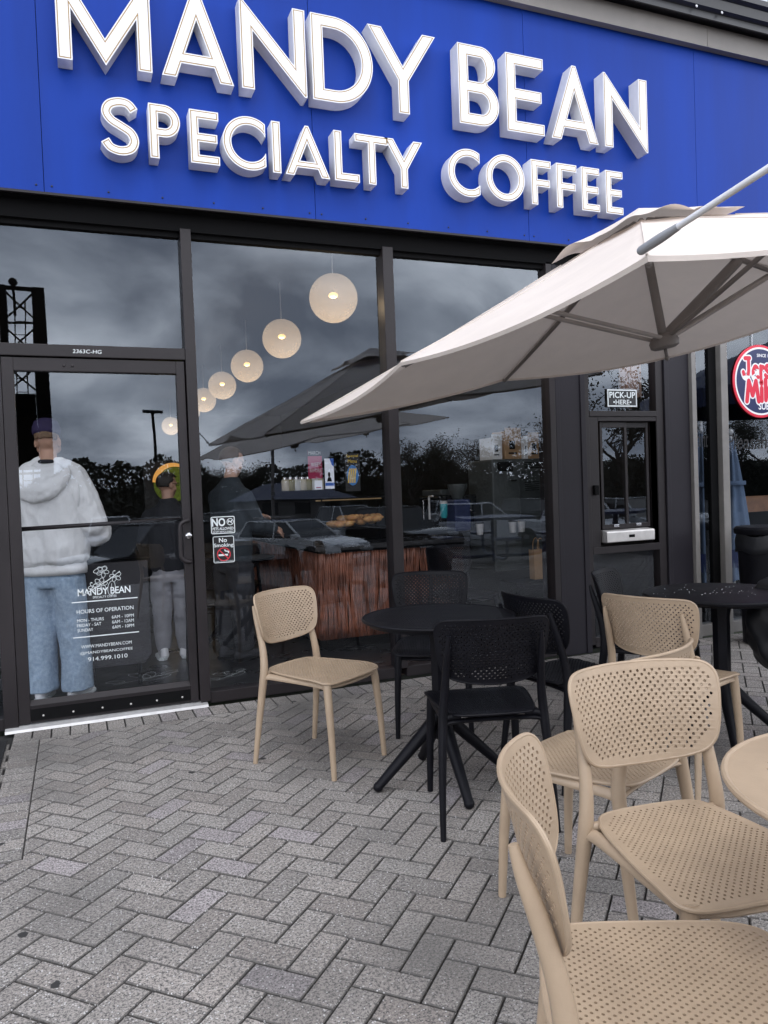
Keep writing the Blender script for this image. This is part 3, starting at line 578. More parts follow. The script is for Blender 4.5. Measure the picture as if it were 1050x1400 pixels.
ps = thing('pickup_sign', 'small black PICK-UP HERE sign with white border in the window above the hatch', 'sign', (4.25, .04, 2.0))
(xa, zt_), (xb, zb_) = P2(829, 531.5, .05), P2(871, 557, .05)
b = MB(); b.box(xa, xb, .046, .055, zb_, zt_, .002); b.build('sign_board', M['decalblack'], ps)
put('border', flat([[(xa+.004, zb_+.004), (xb-.004, zb_+.004), (xb-.004, zt_-.004), (xa+.004, zt_-.004)], [(xa+.014, zb_+.014), (xa+.014, zt_-.014), (xb-.014, zt_-.014), (xb-.014, zb_+.014)]], .045), M['decal'], ps)
wS, hS = xb-xa, zt_-zb_
text('words', 'PICK-UP', xa+.08*wS, xb-.07*wS, zb_+.50*hS, zb_+.84*hS, .045, M['decal'], ps, offset=.02); text('words', '\u2022HERE\u2022', xa+.2*wS, xb-.2*wS, zb_+.15*hS, zb_+.41*hS, .045, M['decal'], ps, offset=.015)
nw = thing('neighbour_window', 'grey framed shop window with dark glass beyond the charcoal pier', 'shop window', (5.6, .05, 0))
bar(nw, 'mullion', 4.947, 4.992, 0, ZT+.02, -.02, .12, 'greyframe'); bar(nw, 'mullion', 5.182, 5.262, 0, ZT+.02, .04, .12, 'dark'); bar(nw, 'mullion', 5.264, 5.336, 0, ZT+.02, -.01, .12, 'greyframe'); bar(nw, 'mullion', 7.3, 7.37, 0, ZT+.02, -.01, .12, 'greyframe')
bar(nw, 'sill', 4.992, 5.182, .01, .10, .0, .12, 'greyframe'); bar(nw, 'sill', 5.336, 7.3, .01, .10, .0, .12, 'greyframe'); bar(nw, 'sill', 7.37, 11, .01, .10, .0, .12, 'greyframe')
pane(nw, 4.985, 5.2, .08, ZT, .06, 'glassn'); pane(nw, 5.33, 7.31, .08, ZT, .06, 'glassn'); pane(nw, 7.36, 11, .08, ZT, .06, 'glassn')
text('script_lettering', 'Point', 5.01, 5.18, 1.55, 1.69, .058, M['decalblack'], nw, shear=.25); text('script_lettering', 'Pleasant', 5.37, 5.90, 1.53, 1.655, .058, M['decalblack'], nw, shear=.25)
# round hanging sign
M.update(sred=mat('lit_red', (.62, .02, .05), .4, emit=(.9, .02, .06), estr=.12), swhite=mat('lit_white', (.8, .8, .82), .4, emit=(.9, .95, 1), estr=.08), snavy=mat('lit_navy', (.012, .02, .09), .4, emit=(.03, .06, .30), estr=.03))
c0 = W(1004, 519, .03); ctop = W(1048, 473.3, .03); rS = (W(1048, 473.3, .03).z-W(1050, 573, .03).z)/2
sx0 = c0.x+rS; sz0 = c0.z-.006
hs = thing('round_hanging_sign', 'round navy sign with red rim and red lettering hanging in front of the far window', 'sign', (sx0, .03, sz0))
b = MB(); b.lathe([(rS*.99, 0), (rS, .003), (rS, .007), (rS*.99, .010)], 64)
for v in b.bm.verts: v.co = (sx0+v.co.x, .045+v.co.z, sz0+v.co.y)
b.build('disc', M['sred'], hs)
ring = lambda r0, r1: [arc(sx0, sz0, r0, r0, 0, 360, 64)[:-1], arc(sx0, sz0, r1, r1, 0, 360, 64)[:-1][::-1]]
put('white_ring', flat(ring(rS*.93, rS*.88), .0435), M['swhite'], hs)
b = MB(); put('navy_field', flat([arc(sx0, sz0, rS*.885, rS*.885, 0, 360, 64)[:-1]], .0440), M['snavy'], hs)
SG = {'J': [[(.30, .99), (.78, 1.0)], [(.66, 1), (.66, .42), (.52, .10), (.25, .10), (.08, .32)]], 'e': [[(.18, .50), (.82, .54), (.72, .86), (.42, .93), (.16, .55), (.34, .10), (.85, .17)]], 'r': [[(.25, 0), (.27, .92)], [(.27, .55), (.52, .88), (.85, .82)]],
      's': [[(.82, .78), (.46, .93), (.20, .70), (.50, .50), (.82, .28), (.50, .06), (.12, .22)]], 'y': [[(.12, .92), (.5, .18)], [(.90, .92), (.5, .1), (.22, -.30)]], 'M': [[(.08, 0), (.24, 1)], [(.24, 1), (.5, .30)], [(.5, .30), (.76, 1)], [(.76, 1), (.94, 0)]],
      'i': [[(.5, 0), (.5, .62)], [(.5, .84), (.5, .96)]], 'k': [[(.2, 0), (.2, 1)], [(.78, .68), (.22, .30)], [(.36, .42), (.82, 0)]], "'": [[(.5, 1), (.42, .78)]]}
def sign_word(boxes, wd):
    for nm, mm, ex, yy in (('lettering_edge', 'swhite', .030, .0428), ('lettering', 'sred', 0, .0416)):
        bm = bmesh.new(); n_ = 0
        for ch, x0, x1, z0, z1 in boxes:
            for st_ in SG[ch]:
                pts = [(sx0+rS*(x0+(x1-x0)*u), sz0+rS*(z0+(z1-z0)*v)) for u, v in st_]
                pts = catmull(pts, 6) if len(pts) > 2 else [pts[0], ((pts[0][0]+pts[1][0])/2, (pts[0][1]+pts[1][1])/2), pts[1]]
                me = flat([strip(pts, rS*(wd+ex*2.6))], yy-.00004*n_); bm.from_mesh(me); bpy.data.meshes.remove(me)
                for q in (pts[0], pts[-1]): me = flat([arc(q[0], q[1], rS*(wd+ex*2.6)/2, rS*(wd+ex*2.6)/2, 0, 360, 14)[:-1]], yy-.00004*n_-.00002); bm.from_mesh(me); bpy.data.meshes.remove(me)
                n_ += 1
        me = bpy.data.meshes.new(nm); bm.to_mesh(me); bm.free(); put(nm, me, M[mm], hs)
sign_word([('J', -.66, -.32, .06, .62), ('e', -.31, -.06, .05, .42), ('r', -.04, .15, .07, .44), ('s', .15, .37, .09, .46), ('e', .39, .63, .11, .48), ('y', .64, .90, .14, .50)], .112)
sign_word([('M', -.56, -.06, -.55, .0), ('i', -.05, .10, -.53, .02), ('k', .12, .40, -.51, .04), ('e', .40, .63, -.49, -.12), ("'", .62, .74, -.42, .08), ('s', .70, .90, -.47, -.10)], .135)
text('lettering', 'SINCE 1956', sx0-rS*.12, sx0+rS*.50, sz0+rS*.66, sz0+rS*.75, .0428, M['swhite'], hs, offset=.02); text('lettering', 'SUBS', sx0-rS*.10, sx0+rS*.42, sz0-rS*.78, sz0-rS*.58, .0428, M['swhite'], hs, offset=.02)
b = MB(); b.tube([(sx0-.08, .05, sz0+rS*.95), (sx0-.08, .05, 2.92)], .003, 6); b.build('hanging_wire', M['steel'], hs)
# ---------------------------------------------------------------- perforated moulded chairs and tables
def inpoly(x, y, P):
    c = False; j = len(P)-1
    for i in range(len(P)):
        if (P[i][1] > y) != (P[j][1] > y) and x < (P[j][0]-P[i][0])*(y-P[i][1])/(P[j][1]-P[i][1])+P[i][0]: c = not c
        j = i
    return c
def edist(x, y, P):
    d = 9
    for i in range(len(P)):
        ax, ay = P[i-1]; bx, by = P[i]; vx, vy = bx-ax, by-ay; t = max(0, min(1, ((x-ax)*vx+(y-ay)*vy)/max(1e-12, vx*vx+vy*vy))); d = min(d, math.hypot(x-ax-t*vx, y-ay-t*vy))
    return d
def shell(outline, pitch, hr, margin, fmap, thick, cu, cv, rim, zone=None):
    """moulded sheet with real round holes, bent over fmap(p, q) -> position"""
    holes = []; xs = [p[0] for p in outline]; ys = [p[1] for p in outline]; h = pitch/2
    i0, i1 = int(min(xs)/h)-2, int(max(xs)/h)+2; j0, j1 = int(min(ys)/h)-2, int(max(ys)/h)+2
    for i in range(i0, i1+1):
        for j in range(j0, j1+1):
            if (i+j) % 2: continue
            x, y = i*h, j*h
            if inpoly(x, y, outline) and edist(x, y, outline) > margin and (zone is None or zone(x, y)): holes.append((x, y))
    me = curve_mesh([outline]+[arc(x, y, hr, hr, 0, 360, 8)[:-1][::-1] for x, y in holes])
    bm = bmesh.new(); bm.from_mesh(me); bpy.data.meshes.remove(me); bmesh.ops.remove_doubles(bm, verts=bm.verts, dist=1e-5)
    for n_, cuts in (((1, 0, 0), cu), ((0, 1, 0), cv)):
        for c in cuts: bmesh.ops.bisect_plane(bm, geom=bm.verts[:]+bm.edges[:]+bm.faces[:], dist=1e-5, plane_co=(c*n_[0], c*n_[1], 0), plane_no=n_)
    bm.verts.ensure_lookup_table(); bm.verts.index_update()
    def nrm(p, q):
        e = 1e-3; return (fmap(p+e, q)-fmap(p-e, q)).cross(fmap(p, q+e)-fmap(p, q-e)).normalized()
    pq = [(v.co.x, v.co.y) for v in bm.verts]; o = bmesh.new()
    pos = [(fmap(p, q), nrm(p, q)) for p, q in pq]
    A = [o.verts.new(a+n*thick/2) for a, n in pos]; B = [o.verts.new(a-n*thick/2) for a, n in pos]
    for f in bm.faces:
        ix = [v.index for v in f.verts]
        if f.normal.z < 0: ix = ix[::-1]
        o.faces.new([A[i] for i in ix]); o.faces.new([B[i] for i in ix[::-1]])
    for e in bm.edges:
        if len(e.link_faces) == 1:
            i, j = e.verts[0].index, e.verts[1].index; o.faces.new((A[i], A[j], B[j], B[i]))
    bm.free(); bmesh.ops.recalc_face_normals(o, faces=o.faces[:])
    for f in o.faces: f.smooth = True
    mb = MB(); mb.bm.free(); mb.bm = o
    path = [fmap(*p) for p in outline]; ctr = sum(path, Vector())/len(path); rings = []; n = 8; m = len(path)
    for k in range(m):
        p, q = outline[k]; t = (path[(k+1) % m]-path[k-1]).normalized(); N_ = nrm(p, q); b_ = t.cross(N_).normalized()
        rings.append([o.verts.new(path[k]+(N_*math.cos(a*2*math.pi/n)+b_*math.sin(a*2*math.pi/n))*rim) for a in range(n)])
    for k in range(m):
        for a in range(n): o.faces.new((rings[k-1][a], rings[k-1][(a+1) % n], rings[k][(a+1) % n], rings[k][a])).smooth = True
    return mb
def fin(mb, name, m, parent):
    me = bpy.data.meshes.new(name); mb.bm.to_mesh(me); mb.bm.free(); me.set_sharp_from_angle(angle=R_(38)); o = put(name, me, m, parent); return o
LEAN, RB, QY = .215, .36, -.215
def backmap(p, q): return Vector((RB*math.sin(p/RB), QY + RB*(1-math.cos(p/RB))*(1-.12*(q/.25)) - q*LEAN - .10*max(0, q-.17)**1.3, .565+q*.985))
def seatmap(x, y):
    z = .447 - .010*(1-min(1, abs(x)/.22)**2)*(1-min(1, abs(y)/.24)**2)
    if y > .12: z -= (y-.12)**2*1.5
    if y < -.12: z += (-.12-y)**2*.5
    return Vector((x, y, z - .35*max(0, abs(x)-.17)**1.5))
def outline_from(P, n=5):
    Q = P+P[:3]; o = []
    for i in range(1, len(P)+1):
        p0, p1, p2, p3 = Q[i-1], Q[i], Q[(i+1) % len(Q)] if i+1 < len(Q) else Q[-1], Q[i+2] if i+2 < len(Q) else Q[-1]
        for k in range(n):
            t = k/n; o.append(tuple(.5*((2*p1[j])+(-p0[j]+p2[j])*t+(2*p0[j]-5*p1[j]+4*p2[j]-p3[j])*t*t+(-p0[j]+3*p1[j]-3*p2[j]+p3[j])*t**3) for j in (0, 1)))
    return o
half = [(0, .252), (.10, .2515), (.18, .249), (.211, .241), (.227, .222), (.230, .192), (.222, .13), (.210, .078), (.193, .044), (.162, .021), (.11, .007), (.05, .001)]
BACK = outline_from(half[::-1]+[(-x, y) for x, y in half[1:]]+[(0, -.001)])
hs_ = [(0, .232), (.10, .231), (.165, .226), (.196, .208), (.206, .175), (.203, .09), (.193, 0), (.178, -.10), (.160, -.165), (.135, -.196), (.08, -.208)]
SEAT = outline_from(hs_[::-1]+[(-x, y) for x, y in hs_[1:]]+[(0, -.211)])
PITCH = .0208
def make_chair(name, label, m):
    t = thing(name, label, 'chair')
    fin(shell(BACK, PITCH, .0040, .0180, backmap, .0075, [k*.042 for k in range(-5, 6)], [k*.05 for k in range(1, 5)], .0050), 'backrest', m, t)
    fin(shell(SEAT, .0182, .0033, .018, seatmap, .008, [k*.07 for k in range(-2, 3)], [-.14, -.06, 0, .06, .12, .15, .18, .21], .0052), 'seat', m, t)
    for s in (-1, 1):
        P = catmull([(s*.216, -.238, 0), (s*.209, -.212, .18), (s*.198, -.188, .36), (s*.192, -.178, .45), (s*.184, -.187, .54), (s*.179, -.213, .64), (s*.176, -.238, .715), (s*.174, -.250, .758)], 4)
        rd = [.0125+.0085*min(1, p[2]/.40) if p[2] < .45 else .021-.005*(p[2]-.45)/.2 if p[2] < .65 else max(.008, .016-.008*((p[2]-.65)/.108)**1.6) for p in P]
        b = MB(); b.tube(P, rd, 12, True, 1.0, .86); b.build('leg', m, t, 50)
        P = [(s*.192, .236, 0), (s*.187, .225, .2), (s*.179, .206, .39), (s*.174, .198, .436)]
        b = MB(); b.tube(P, [.0125, .0160, .0195, .0205], 12); b.build('leg', m, t, 50)
    b = MB()
    for s in (-1, 1):
        b.tube(catmull([(s*.196, -.18, .415), (s*.187, -.155, .424), (s*.183, -.06, .424), (s*.184, .06, .424), (s*.180, .15, .420), (s*.175, .198, .412)], 4), [.017]+[.014]*19+[.016], 10, True, 1.15, .75)
        b.tube(catmull([(s*.194, -.182, .432), (s*.165, -.172, .437), (s*.12, -.168, .437)], 4), [.013]*8+[.004], 8)
    b.tube(catmull([(-.196, -.18, .41), (-.15, -.168, .418), (0, -.163, .42), (.15, -.168, .418), (.196, -.18, .41)], 4), .0135, 10, True, 1.2, .7)
    b.tube([(-.175, .197, .412), (-.09, .212, .408), (0, .214, .407), (.09, .212, .408), (.175, .197, .412)], .0125, 10, True, 1.2, .7)
    b.build('seat_frame', m, t, 50)
    return t
tanc = make_chair('cafe_chair', 'tan perforated plastic chair standing alone in front of the window left of the black table', M['tan'])
blackc = make_chair('cafe_chair', 'black perforated chair with its back to the camera, nearest at the black table', M['black'])
GT, GB_ = 'tan perforated chairs on the patio', 'black perforated chairs on the patio'
def face(o, x, y, fx, fy): o.location = (x, y, .001); o.rotation_euler = (0, 0, math.atan2(fy, fx)-math.pi/2)
tanc['group'] = GT; blackc['group'] = GB_
face(tanc, 1.385, -1.242, .533, -.846); face(blackc, 1.797, -2.131, .285, .958)
def chair(src, x, y, fx, fy, label, g): o = dup(src, (0, 0, 0), 0, label, g); face(o, x, y, fx, fy); return o
chair(blackc, 2.105, -1.012, -.427, -.904, 'black perforated chair facing the camera between the black table and the window', GB_)
chair(blackc, 2.37, -1.91, .985, .10, 'black perforated chair turned away from the table, half hidden behind another chair', GB_)
chair(blackc, 3.10, -1.58, .60, -.80, 'black perforated chair standing edge-on against the charcoal pier', GB_)
chair(tanc, 2.723, -2.171, .938, .346, 'tan perforated chair seen from behind at the black table with crumbs', GT)
chair(tanc, 1.788, -2.862, -.385, .923, 'tan perforated chair mostly hidden behind the tan chair with the broad backrest', GT)
chair(tanc, 1.640, -3.435, -.12, -.992, 'tan perforated chair with broad backrest towards the camera beside the tan table', GT)
chair(tanc, 1.214, -3.810, .85, -.53, 'nearest tan perforated chair, cut off by the bottom edge, in the front corner', GT)

def make_table(name, label, m, r, zt, holes, zone):
    t = thing(name, label, 'table')
    circ = [(r*math.cos(k*2*math.pi/64), r*math.sin(k*2*math.pi/64)) for k in range(64)]
    if holes: fin(shell(circ, .0222, .0034, .05, lambda x, y: Vector((x, y, zt-.006)), .008, [-.2, 0, .2], [-.2, 0, .2], .007, zone), 'tabletop', m, t)
    else: b = MB(); b.lathe([(r-.012, zt-.022), (r-.002, zt-.016), (r, zt-.008), (r-.003, zt-.002), (r-.010, zt)], 64); b.build('tabletop', m, t, 40)
    b = MB(); b.lathe([(r*.93, zt-.030), (r*.955, zt-.012), (r*.985, zt-.010)], 64, cap=False); b.lathe([(.10, zt-.034), (.13, zt-.012)], 24); b.build('apron', m, t, 40)
    b = MB(); b.lathe([(.036, .20), (.040, .30), (.040, .62), (.052, zt-.035)], 6); b.build('column', m, t, 30)
    for k in range(4):
        a = k*math.pi/2+.06; c, s = math.cos(a), math.sin(a)
        b = MB(); b.tube([(c*.018, s*.018, .30), (c*.10, s*.10, .215), (c*.30, s*.30, .022)], [.034, .032, .0225], 10, True, 1, .85); b.ball((c*.30, s*.30, .022), .0225, n=2); b.build('leg', m, t, 50)
    return t
t1 = make_table('cafe_table', 'round black perforated table with four splayed legs in front of the window', M['black'], .33, .742, True, None); t1.location = (1.776, -1.79, 0); t1.rotation_euler = (0, 0, R_(-10)); t1['group'] = 'round tables on the patio'
t2 = make_table('cafe_table', 'round black plain table scattered with crumbs near the far window', M['black'], .36, .742, False, None); t2.location = (3.215, -1.967, 0); t2.rotation_euler = (0, 0, R_(-38)); t2['group'] = 'round tables on the patio'
b = MB(); r2 = random.Random(3)
for k in range(46):
    a, q = r2.uniform(0, 6.28), .33*math.sqrt(r2.random()); x, y = q*math.cos(a), q*math.sin(a)
    if k < 28: x, y = r2.gauss(.02, .09), r2.gauss(.05, .10)
    b.ball((3.215+x, -1.967+y, .7435), r2.uniform(.0012, .0032), (1, 1, .5), 1)
tag(b.build('crumbs', M['decal'], None), 'pale crumbs scattered on the round black plain table', 'crumbs', kind='stuff')
t3 = make_table('cafe_table', 'round tan table with a perforated centre at the right edge among the tan chairs', M['tan'], .35, .742, True, lambda x, y: .10 < math.hypot(x, y) < .276); t3.location = (1.705, -3.945, 0); t3.rotation_euler = (0, 0, R_(20)); t3['group'] = 'round tables on the patio'

# black nylon jacket hung over something at the table's right side, and the bin behind it
jk = W(1080, 860, -2.05)
b = MB(); r2 = random.Random(8); nz, na = 26, 40
prof = [(.02, .805), (.10, .800), (.15, .78), (.172, .745), (.205, .70), (.228, .64), (.232, .56), (.225, .48), (.205, .42), (.17, .375), (.12, .35), (.05, .345)]
pp = catmull(prof, 3)
rings = []
for i, (rr_, z) in enumerate(pp):
    ring_ = []
    for k in range(na):
        a = k*2*math.pi/na; fold = 1+.07*math.sin(3*a+z*9)+.05*math.sin(7*a-z*21)+.03*math.sin(11*a+z*33)
        ring_.append(b.bm.verts.new((jk.x+.02+rr_*1.02*fold*math.cos(a), -2.05+rr_*.72*fold*math.sin(a), z-.012+.012*math.sin(5*a+z*12))))
    rings.append(ring_)
for r0, r1 in zip(rings, rings[1:]):
    for k in range(na): b.bm.faces.new((r0[k], r0[(k+1) % na], r1[(k+1) % na], r1[k]))
b.bm.faces.new(rings[0][::-1]); b.bm.faces.new(rings[-1])
jt = thing('jacket', 'shiny black padded jacket hanging over a chair back at the right edge', 'jacket', (jk.x+.02, -2.05, .34))
b.build('jacket_body', M['jacket'], jt, True)
b = MB(); b.capsule([(jk.x-.15, -2.22, .76), (jk.x-.165, -2.25, .62), (jk.x-.13, -2.26, .47)], [.062, .058, .048]); b.build('sleeve', M['jacket'], jt, True)
fc = chair(blackc, jk.x+.06, -2.30, .05, .99, 'black perforated chair under the shiny black jacket at the right edge', GB_)
bx = W(1052, 760, -.42)
bn = thing('litter_bin', 'round black litter bin with a folded bin bag round its rim by the far window', 'bin', (bx.x, -.42, 0))
b = MB(); b.lathe([(.19, .0), (.20, .01), (.225, .80), (.225, .82)], 40, (bx.x, -.42, 0)); b.build('bin_body', M['black'], bn, 40)
b = MB()
bagp = [(.232, .715), (.244, .72), (.238, .76), (.243, .80), (.236, .85)]
rings = [[b.bm.verts.new((bx.x+r_*(1+.012*math.sin(9*k*2*math.pi/48+z*40)+.008*math.sin(17*k*2*math.pi/48))*math.cos(k*2*math.pi/48), -.42+r_*math.sin(k*2*math.pi/48), z+.012*math.sin(5*k*2*math.pi/48))) for k in range(48)] for r_, z in bagp]
for r0, r1 in zip(rings, rings[1:]):
    for k in range(48): b.bm.faces.new((r0[k], r0[(k+1) % 48], r1[(k+1) % 48], r1[k]))
b.build('bin_bag', M['jacket'], bn, True)
b = MB(); b.lathe([(.245, .855), (.25, .865), (.25, .895), (.235, .91), (.10, .915)], 40, (bx.x, -.42, 0)); b.build('lid', M['black'], bn, 40)

# ---------------------------------------------------------------- cantilever umbrella
A_, B_, F_ = Vector((1.580, -.404, 1.719)), Vector((1.654, -3.300, 1.849)), Vector((4.437, -.310, 2.205)); D_ = B_+F_-A_
CC = (B_+F_)/2; NN = (B_-A_).cross(F_-A_).normalized()
corners = [A_, B_, D_, F_]; HC = .575
def hprof(r): return HC*(1-r)-.018*math.sin(math.pi*min(1, r))
def canopy_pt(k, s, r, extra=0.0):
    """k side, s 0..1 along it, r 0 crown .. 1 rim"""
    e = corners[k]*(1-s)+corners[(k+1) % 4]*s; d = e-CC
    lift = .045*(1-abs(2*s-1))*r**1.5; u = abs(((s*2) % 1)-.5)*2      # u=1 on a rib, 0 between ribs
    sag = -.030*(1-u*u)*r*(1.0)
    inn = 1-.022*(1-u*u)*r**3
    return CC+d*r*inn+NN*(hprof(r)+lift+sag+extra)
M['sleeve'] = mat('grey_plastic', (.30, .31, .33), .4, .2, .08)
um = thing('patio_umbrella', 'large off-white cantilever parasol tilted over the black tables', 'umbrella', (1.83, -5.75, 0), 0, 'patio umbrellas')
def loft_panels(mb, r0, r1, nr, ns, extra, wave=0.0, wr=None):
    for k in range(4):
        g = [[None]*(ns+1) for _ in range(nr+1)]
        for i in range(nr+1):
            r = r0+(r1-r0)*i/nr
            for j in range(ns+1):
                s = j/ns; u = abs(((s*2) % 1)-.5)*2; x = extra(r) if callable(extra) else extra
                if wave: x += wave*(1-u*u)*((r-r0)/(r1-r0))**2*(.7+.5*math.sin(5.1*k+7*s))
                g[i][j] = mb.bm.verts.new(canopy_pt(k, s, r, x))
        for i in range(nr):
            for j in range(ns): mb.bm.faces.new((g[i][j], g[i+1][j], g[i+1][j+1], g[i][j+1]))
    bmesh.ops.remove_doubles(mb.bm, verts=mb.bm.verts, dist=1e-4)
b = MB(); loft_panels(b, .13, 1.0, 16, 24, 0.0)
# hem turned down at the rim
for k in range(4):
    n_ = 24; a = [canopy_pt(k, j/n_, 1.0) for j in range(n_+1)]; c = [p-NN*.014-(p-CC).normalized()*.004 for p in a]
    va = [b.bm.verts.new(p) for p in a]; vc = [b.bm.verts.new(p) for p in c]
    for j in range(n_): b.bm.faces.new((va[j], va[j+1], vc[j+1], vc[j]))
bmesh.ops.remove_doubles(b.bm, verts=b.bm.verts, dist=1e-4)
can = b.build('canopy', M['canopy'], um, 42)
b = MB(); loft_panels(b, .0, .222, 6, 24, lambda r: .036, .038)
b.build('vent', M['canopy'], can, True)
for k in range(4):
    for s in (0, .5):
        b = MB(); b.tube([canopy_pt(k, s, r, .0015) for r in (.2, .35, .5, .65, .8, .9, .995)], .0035, 6); b.build('seam', M['canopy'], can, True)
ribd = [(k, s) for k in range(4) for s in (0, .5)]
for k, s in ribd:
    b = MB(); b.tube([canopy_pt(k, s, r, -.022) for r in (.03, .3, .55, .8, .985)], [.015, .014, .0125, .011, .010], 8); rb = b.build('rib', M['ribgrey'], um, 50)
    p = canopy_pt(k, s, .99, -.015); b = MB(); b.ball(p, .011, (1, 1, 1), 2); b.build('rib_end', M['ribgrey'], rb, True)
hub = CC-NN*.045
b = MB(); b.lathe([(.05, -.04), (.068, -.03), (.072, -.005), (.06, .02), (.03, .035)], 20)
q_ = NN.to_track_quat('Z', 'Y').to_matrix().to_4x4(); bmesh.ops.transform(b.bm, matrix=Matrix.Translation(hub) @ q_, verts=b.bm.verts); b.build('hub', M['ribgrey'], um, 40)
b = MB(); b.tube([hub, CC+NN*(HC-.03)], .022, 12); b.build('centre_pole', M['ribgrey'], um, 40)
b = MB(); b.tube([hub-NN*.03, hub-NN*.085], .008, 8); b.ball(hub-NN*.088, .012, n=2); b.build('pull_pin', M['ribgrey'], um, True)
for k, s, rr_ in ((0, .5, .57), (2, .5, .58)):
    b = MB()
    sdv = (corners[(k+1) % 4]-corners[k]).normalized()*.035
    for sg in (-1, 1): b.tube([hub+sdv*sg*.9, canopy_pt(k, s, rr_, -.03)+sdv*sg], .0105, 8)
    b.build('strut', M['strutgrey'], um, 50)
for k, s, rr_ in ((1, .5, .55), (3, .5, .42)):
    b = MB(); b.tube([hub, canopy_pt(k, s, rr_, -.03)], .012, 8); b.build('strut', M['ribgrey'], um, 50) if k == 1 else b.bm.free()
b = MB(); b.tube([hub+NN*.01, canopy_pt(2, .5, .40, -.05)], .042, 12, True, 1, .6); b.build('arm', M['ribgrey'], um, 40)
tb = B_+NN*.02; tdir = Vector((1.678, -3.635, 1.909))-B_; tdir.normalize()
b = MB(); b.tube([tb-tdir*.01, tb+tdir*2.44], .0078, 14); b.build('support_tube', M['steel'], um, 40)
b = MB(); b.tube([tb-tdir*.015, tb+tdir*.045, tb+tdir*.07, tb+tdir*.105], [.0115, .0122, .0112, .0090], 14); b.ball(tb-tdir*.015, .0112, n=2); b.build('tube_sleeve', M['sleeve'], um, 40)
mp = tb+tdir*2.44
b = MB(); b.box(mp.x-.035, mp.x+.035, mp.y-.045, mp.y+.045, .08, 2.42, .01); b.build('mast', M['ribgrey'], um)
b = MB()
for a in (0, 1): b.box(mp.x-(.55 if a else .05), mp.x+(.55 if a else .05), mp.y-(.05 if a else .55), mp.y+(.05 if a else .55), .004, .07 if a else .072, .006)
b.box(mp.x-.42, mp.x+.42, mp.y-.42, mp.y+.42, .006, .055, .01); b.build('base', M['ribgrey'], um)
def umb2(off, label): 
    o = dup(um, um.location+Vector(off), 0, label, 'patio umbrellas'); return o
h2 = W(403, 608, 7.3); umb2((h2.x-hub.x, .11-7.3-hub.y, h2.z-hub.z), 'off-white parasol over the kerb, mirrored in the window beside the round lamps')
h3 = W(500, 592, 11.5); umb2((h3.x-hub.x, .11-11.5-hub.y, h3.z-hub.z), 'off-white parasol down in the car park, mirrored below the tilted parasol')
# ---------------------------------------------------------------- inside the coffee shop
ly = [.35, 1.80, 3.27, 4.74, 6.2, 7.7, 10.2]
desc = ['nearest and largest', 'second from the street', 'third from the street', 'fourth from the street', 'fifth from the street', 'sixth from the street', 'last and smallest']
for y, dsc in zip(ly, desc):
    p = thing('pendant_lamp', 'glowing round paper pendant lamp in the ceiling row, ' + dsc, 'lamp', (2.075, y, 2.66), 0, 'round pendant lamps in a row')
    b = MB(); b.ball((2.075, y, 2.66), .170, n=4); b.build('shade', M['orb'], p, True)
    b = MB(); b.ball((2.075, y, 2.68), .034, (1, 1, .62), 2); b.build('bulb', M['bulb'], p, True)
    b = MB(); b.tube([(2.075, y, 2.83), (2.075, y, 3.149)], .004, 6); b.build('cord', M['decal'], p)
    pld = bpy.data.lights.new('lamp_light', 'POINT'); pld.energy = 6; pld.color = (1, .78, .5); pld.shadow_soft_size = .06; plo = bpy.data.objects.new('lamp_light', pld); COL.objects.link(plo); plo.parent = p; plo.location = (0, 0, -.03)
# slatted counter
ct = thing('service_counter', 'service counter clad in wavy dark brown wood slats with a black top', 'counter', (2.9, 1.6, 0))
b = MB(); r2 = random.Random(2)
def slat(x, y, dxn, dyn, z0=.10, z1=.80):
    ph = r2.uniform(0, 6.28); am = r2.uniform(.003, .008); dpt = r2.uniform(.013, .030)
    pts = [(x+am*math.sin(ph+i*1.1)*abs(dyn), y+am*math.sin(ph+i*1.1)*abs(dxn), z0+(z1-z0)*i/7) for i in range(8)]
    b.tube([(px+dxn*(-dpt*.3+.006*math.sin(ph*2+i*1.7)), py+dyn*(-dpt*.3+.006*math.sin(ph*2+i*1.7)), z) for i, (px, py, z) in enumerate(pts)], [dpt*.55*(1+.22*math.sin(ph+i*1.6)) for i in range(8)], 6, True)
x = 2.13
while x < 3.44: slat(x, 1.118, 0, -1); x += r2.uniform(.014, .020)
y = 1.13
while y < 3.6: slat(2.125, y, -1, 0); y += r2.uniform(.020, .028)
b.build('slat_cladding', M['slat'], ct, True)
b = MB(); b.box(2.135, 3.46, 1.135, 1.75, .1, .82); b.box(2.135, 2.75, 1.75, 3.6, .1, .82); b.build('carcass', M['dark'], ct)
b = MB(); b.box(2.18, 3.44, 1.18, 1.72, .005, .1); b.box(2.18, 2.7, 1.72, 3.55, .005, .1); b.build('plinth', M['dark'], ct)
b = MB(); b.prism([(2.09, 1.08), (3.48, 1.08), (3.48, 1.8), (2.8, 1.8), (2.8, 3.62), (2.09, 3.62)], .823, .862, 'z', .006); b.build('countertop', M['top'], ct)
def at(px, py, y): return W(px, py, y)
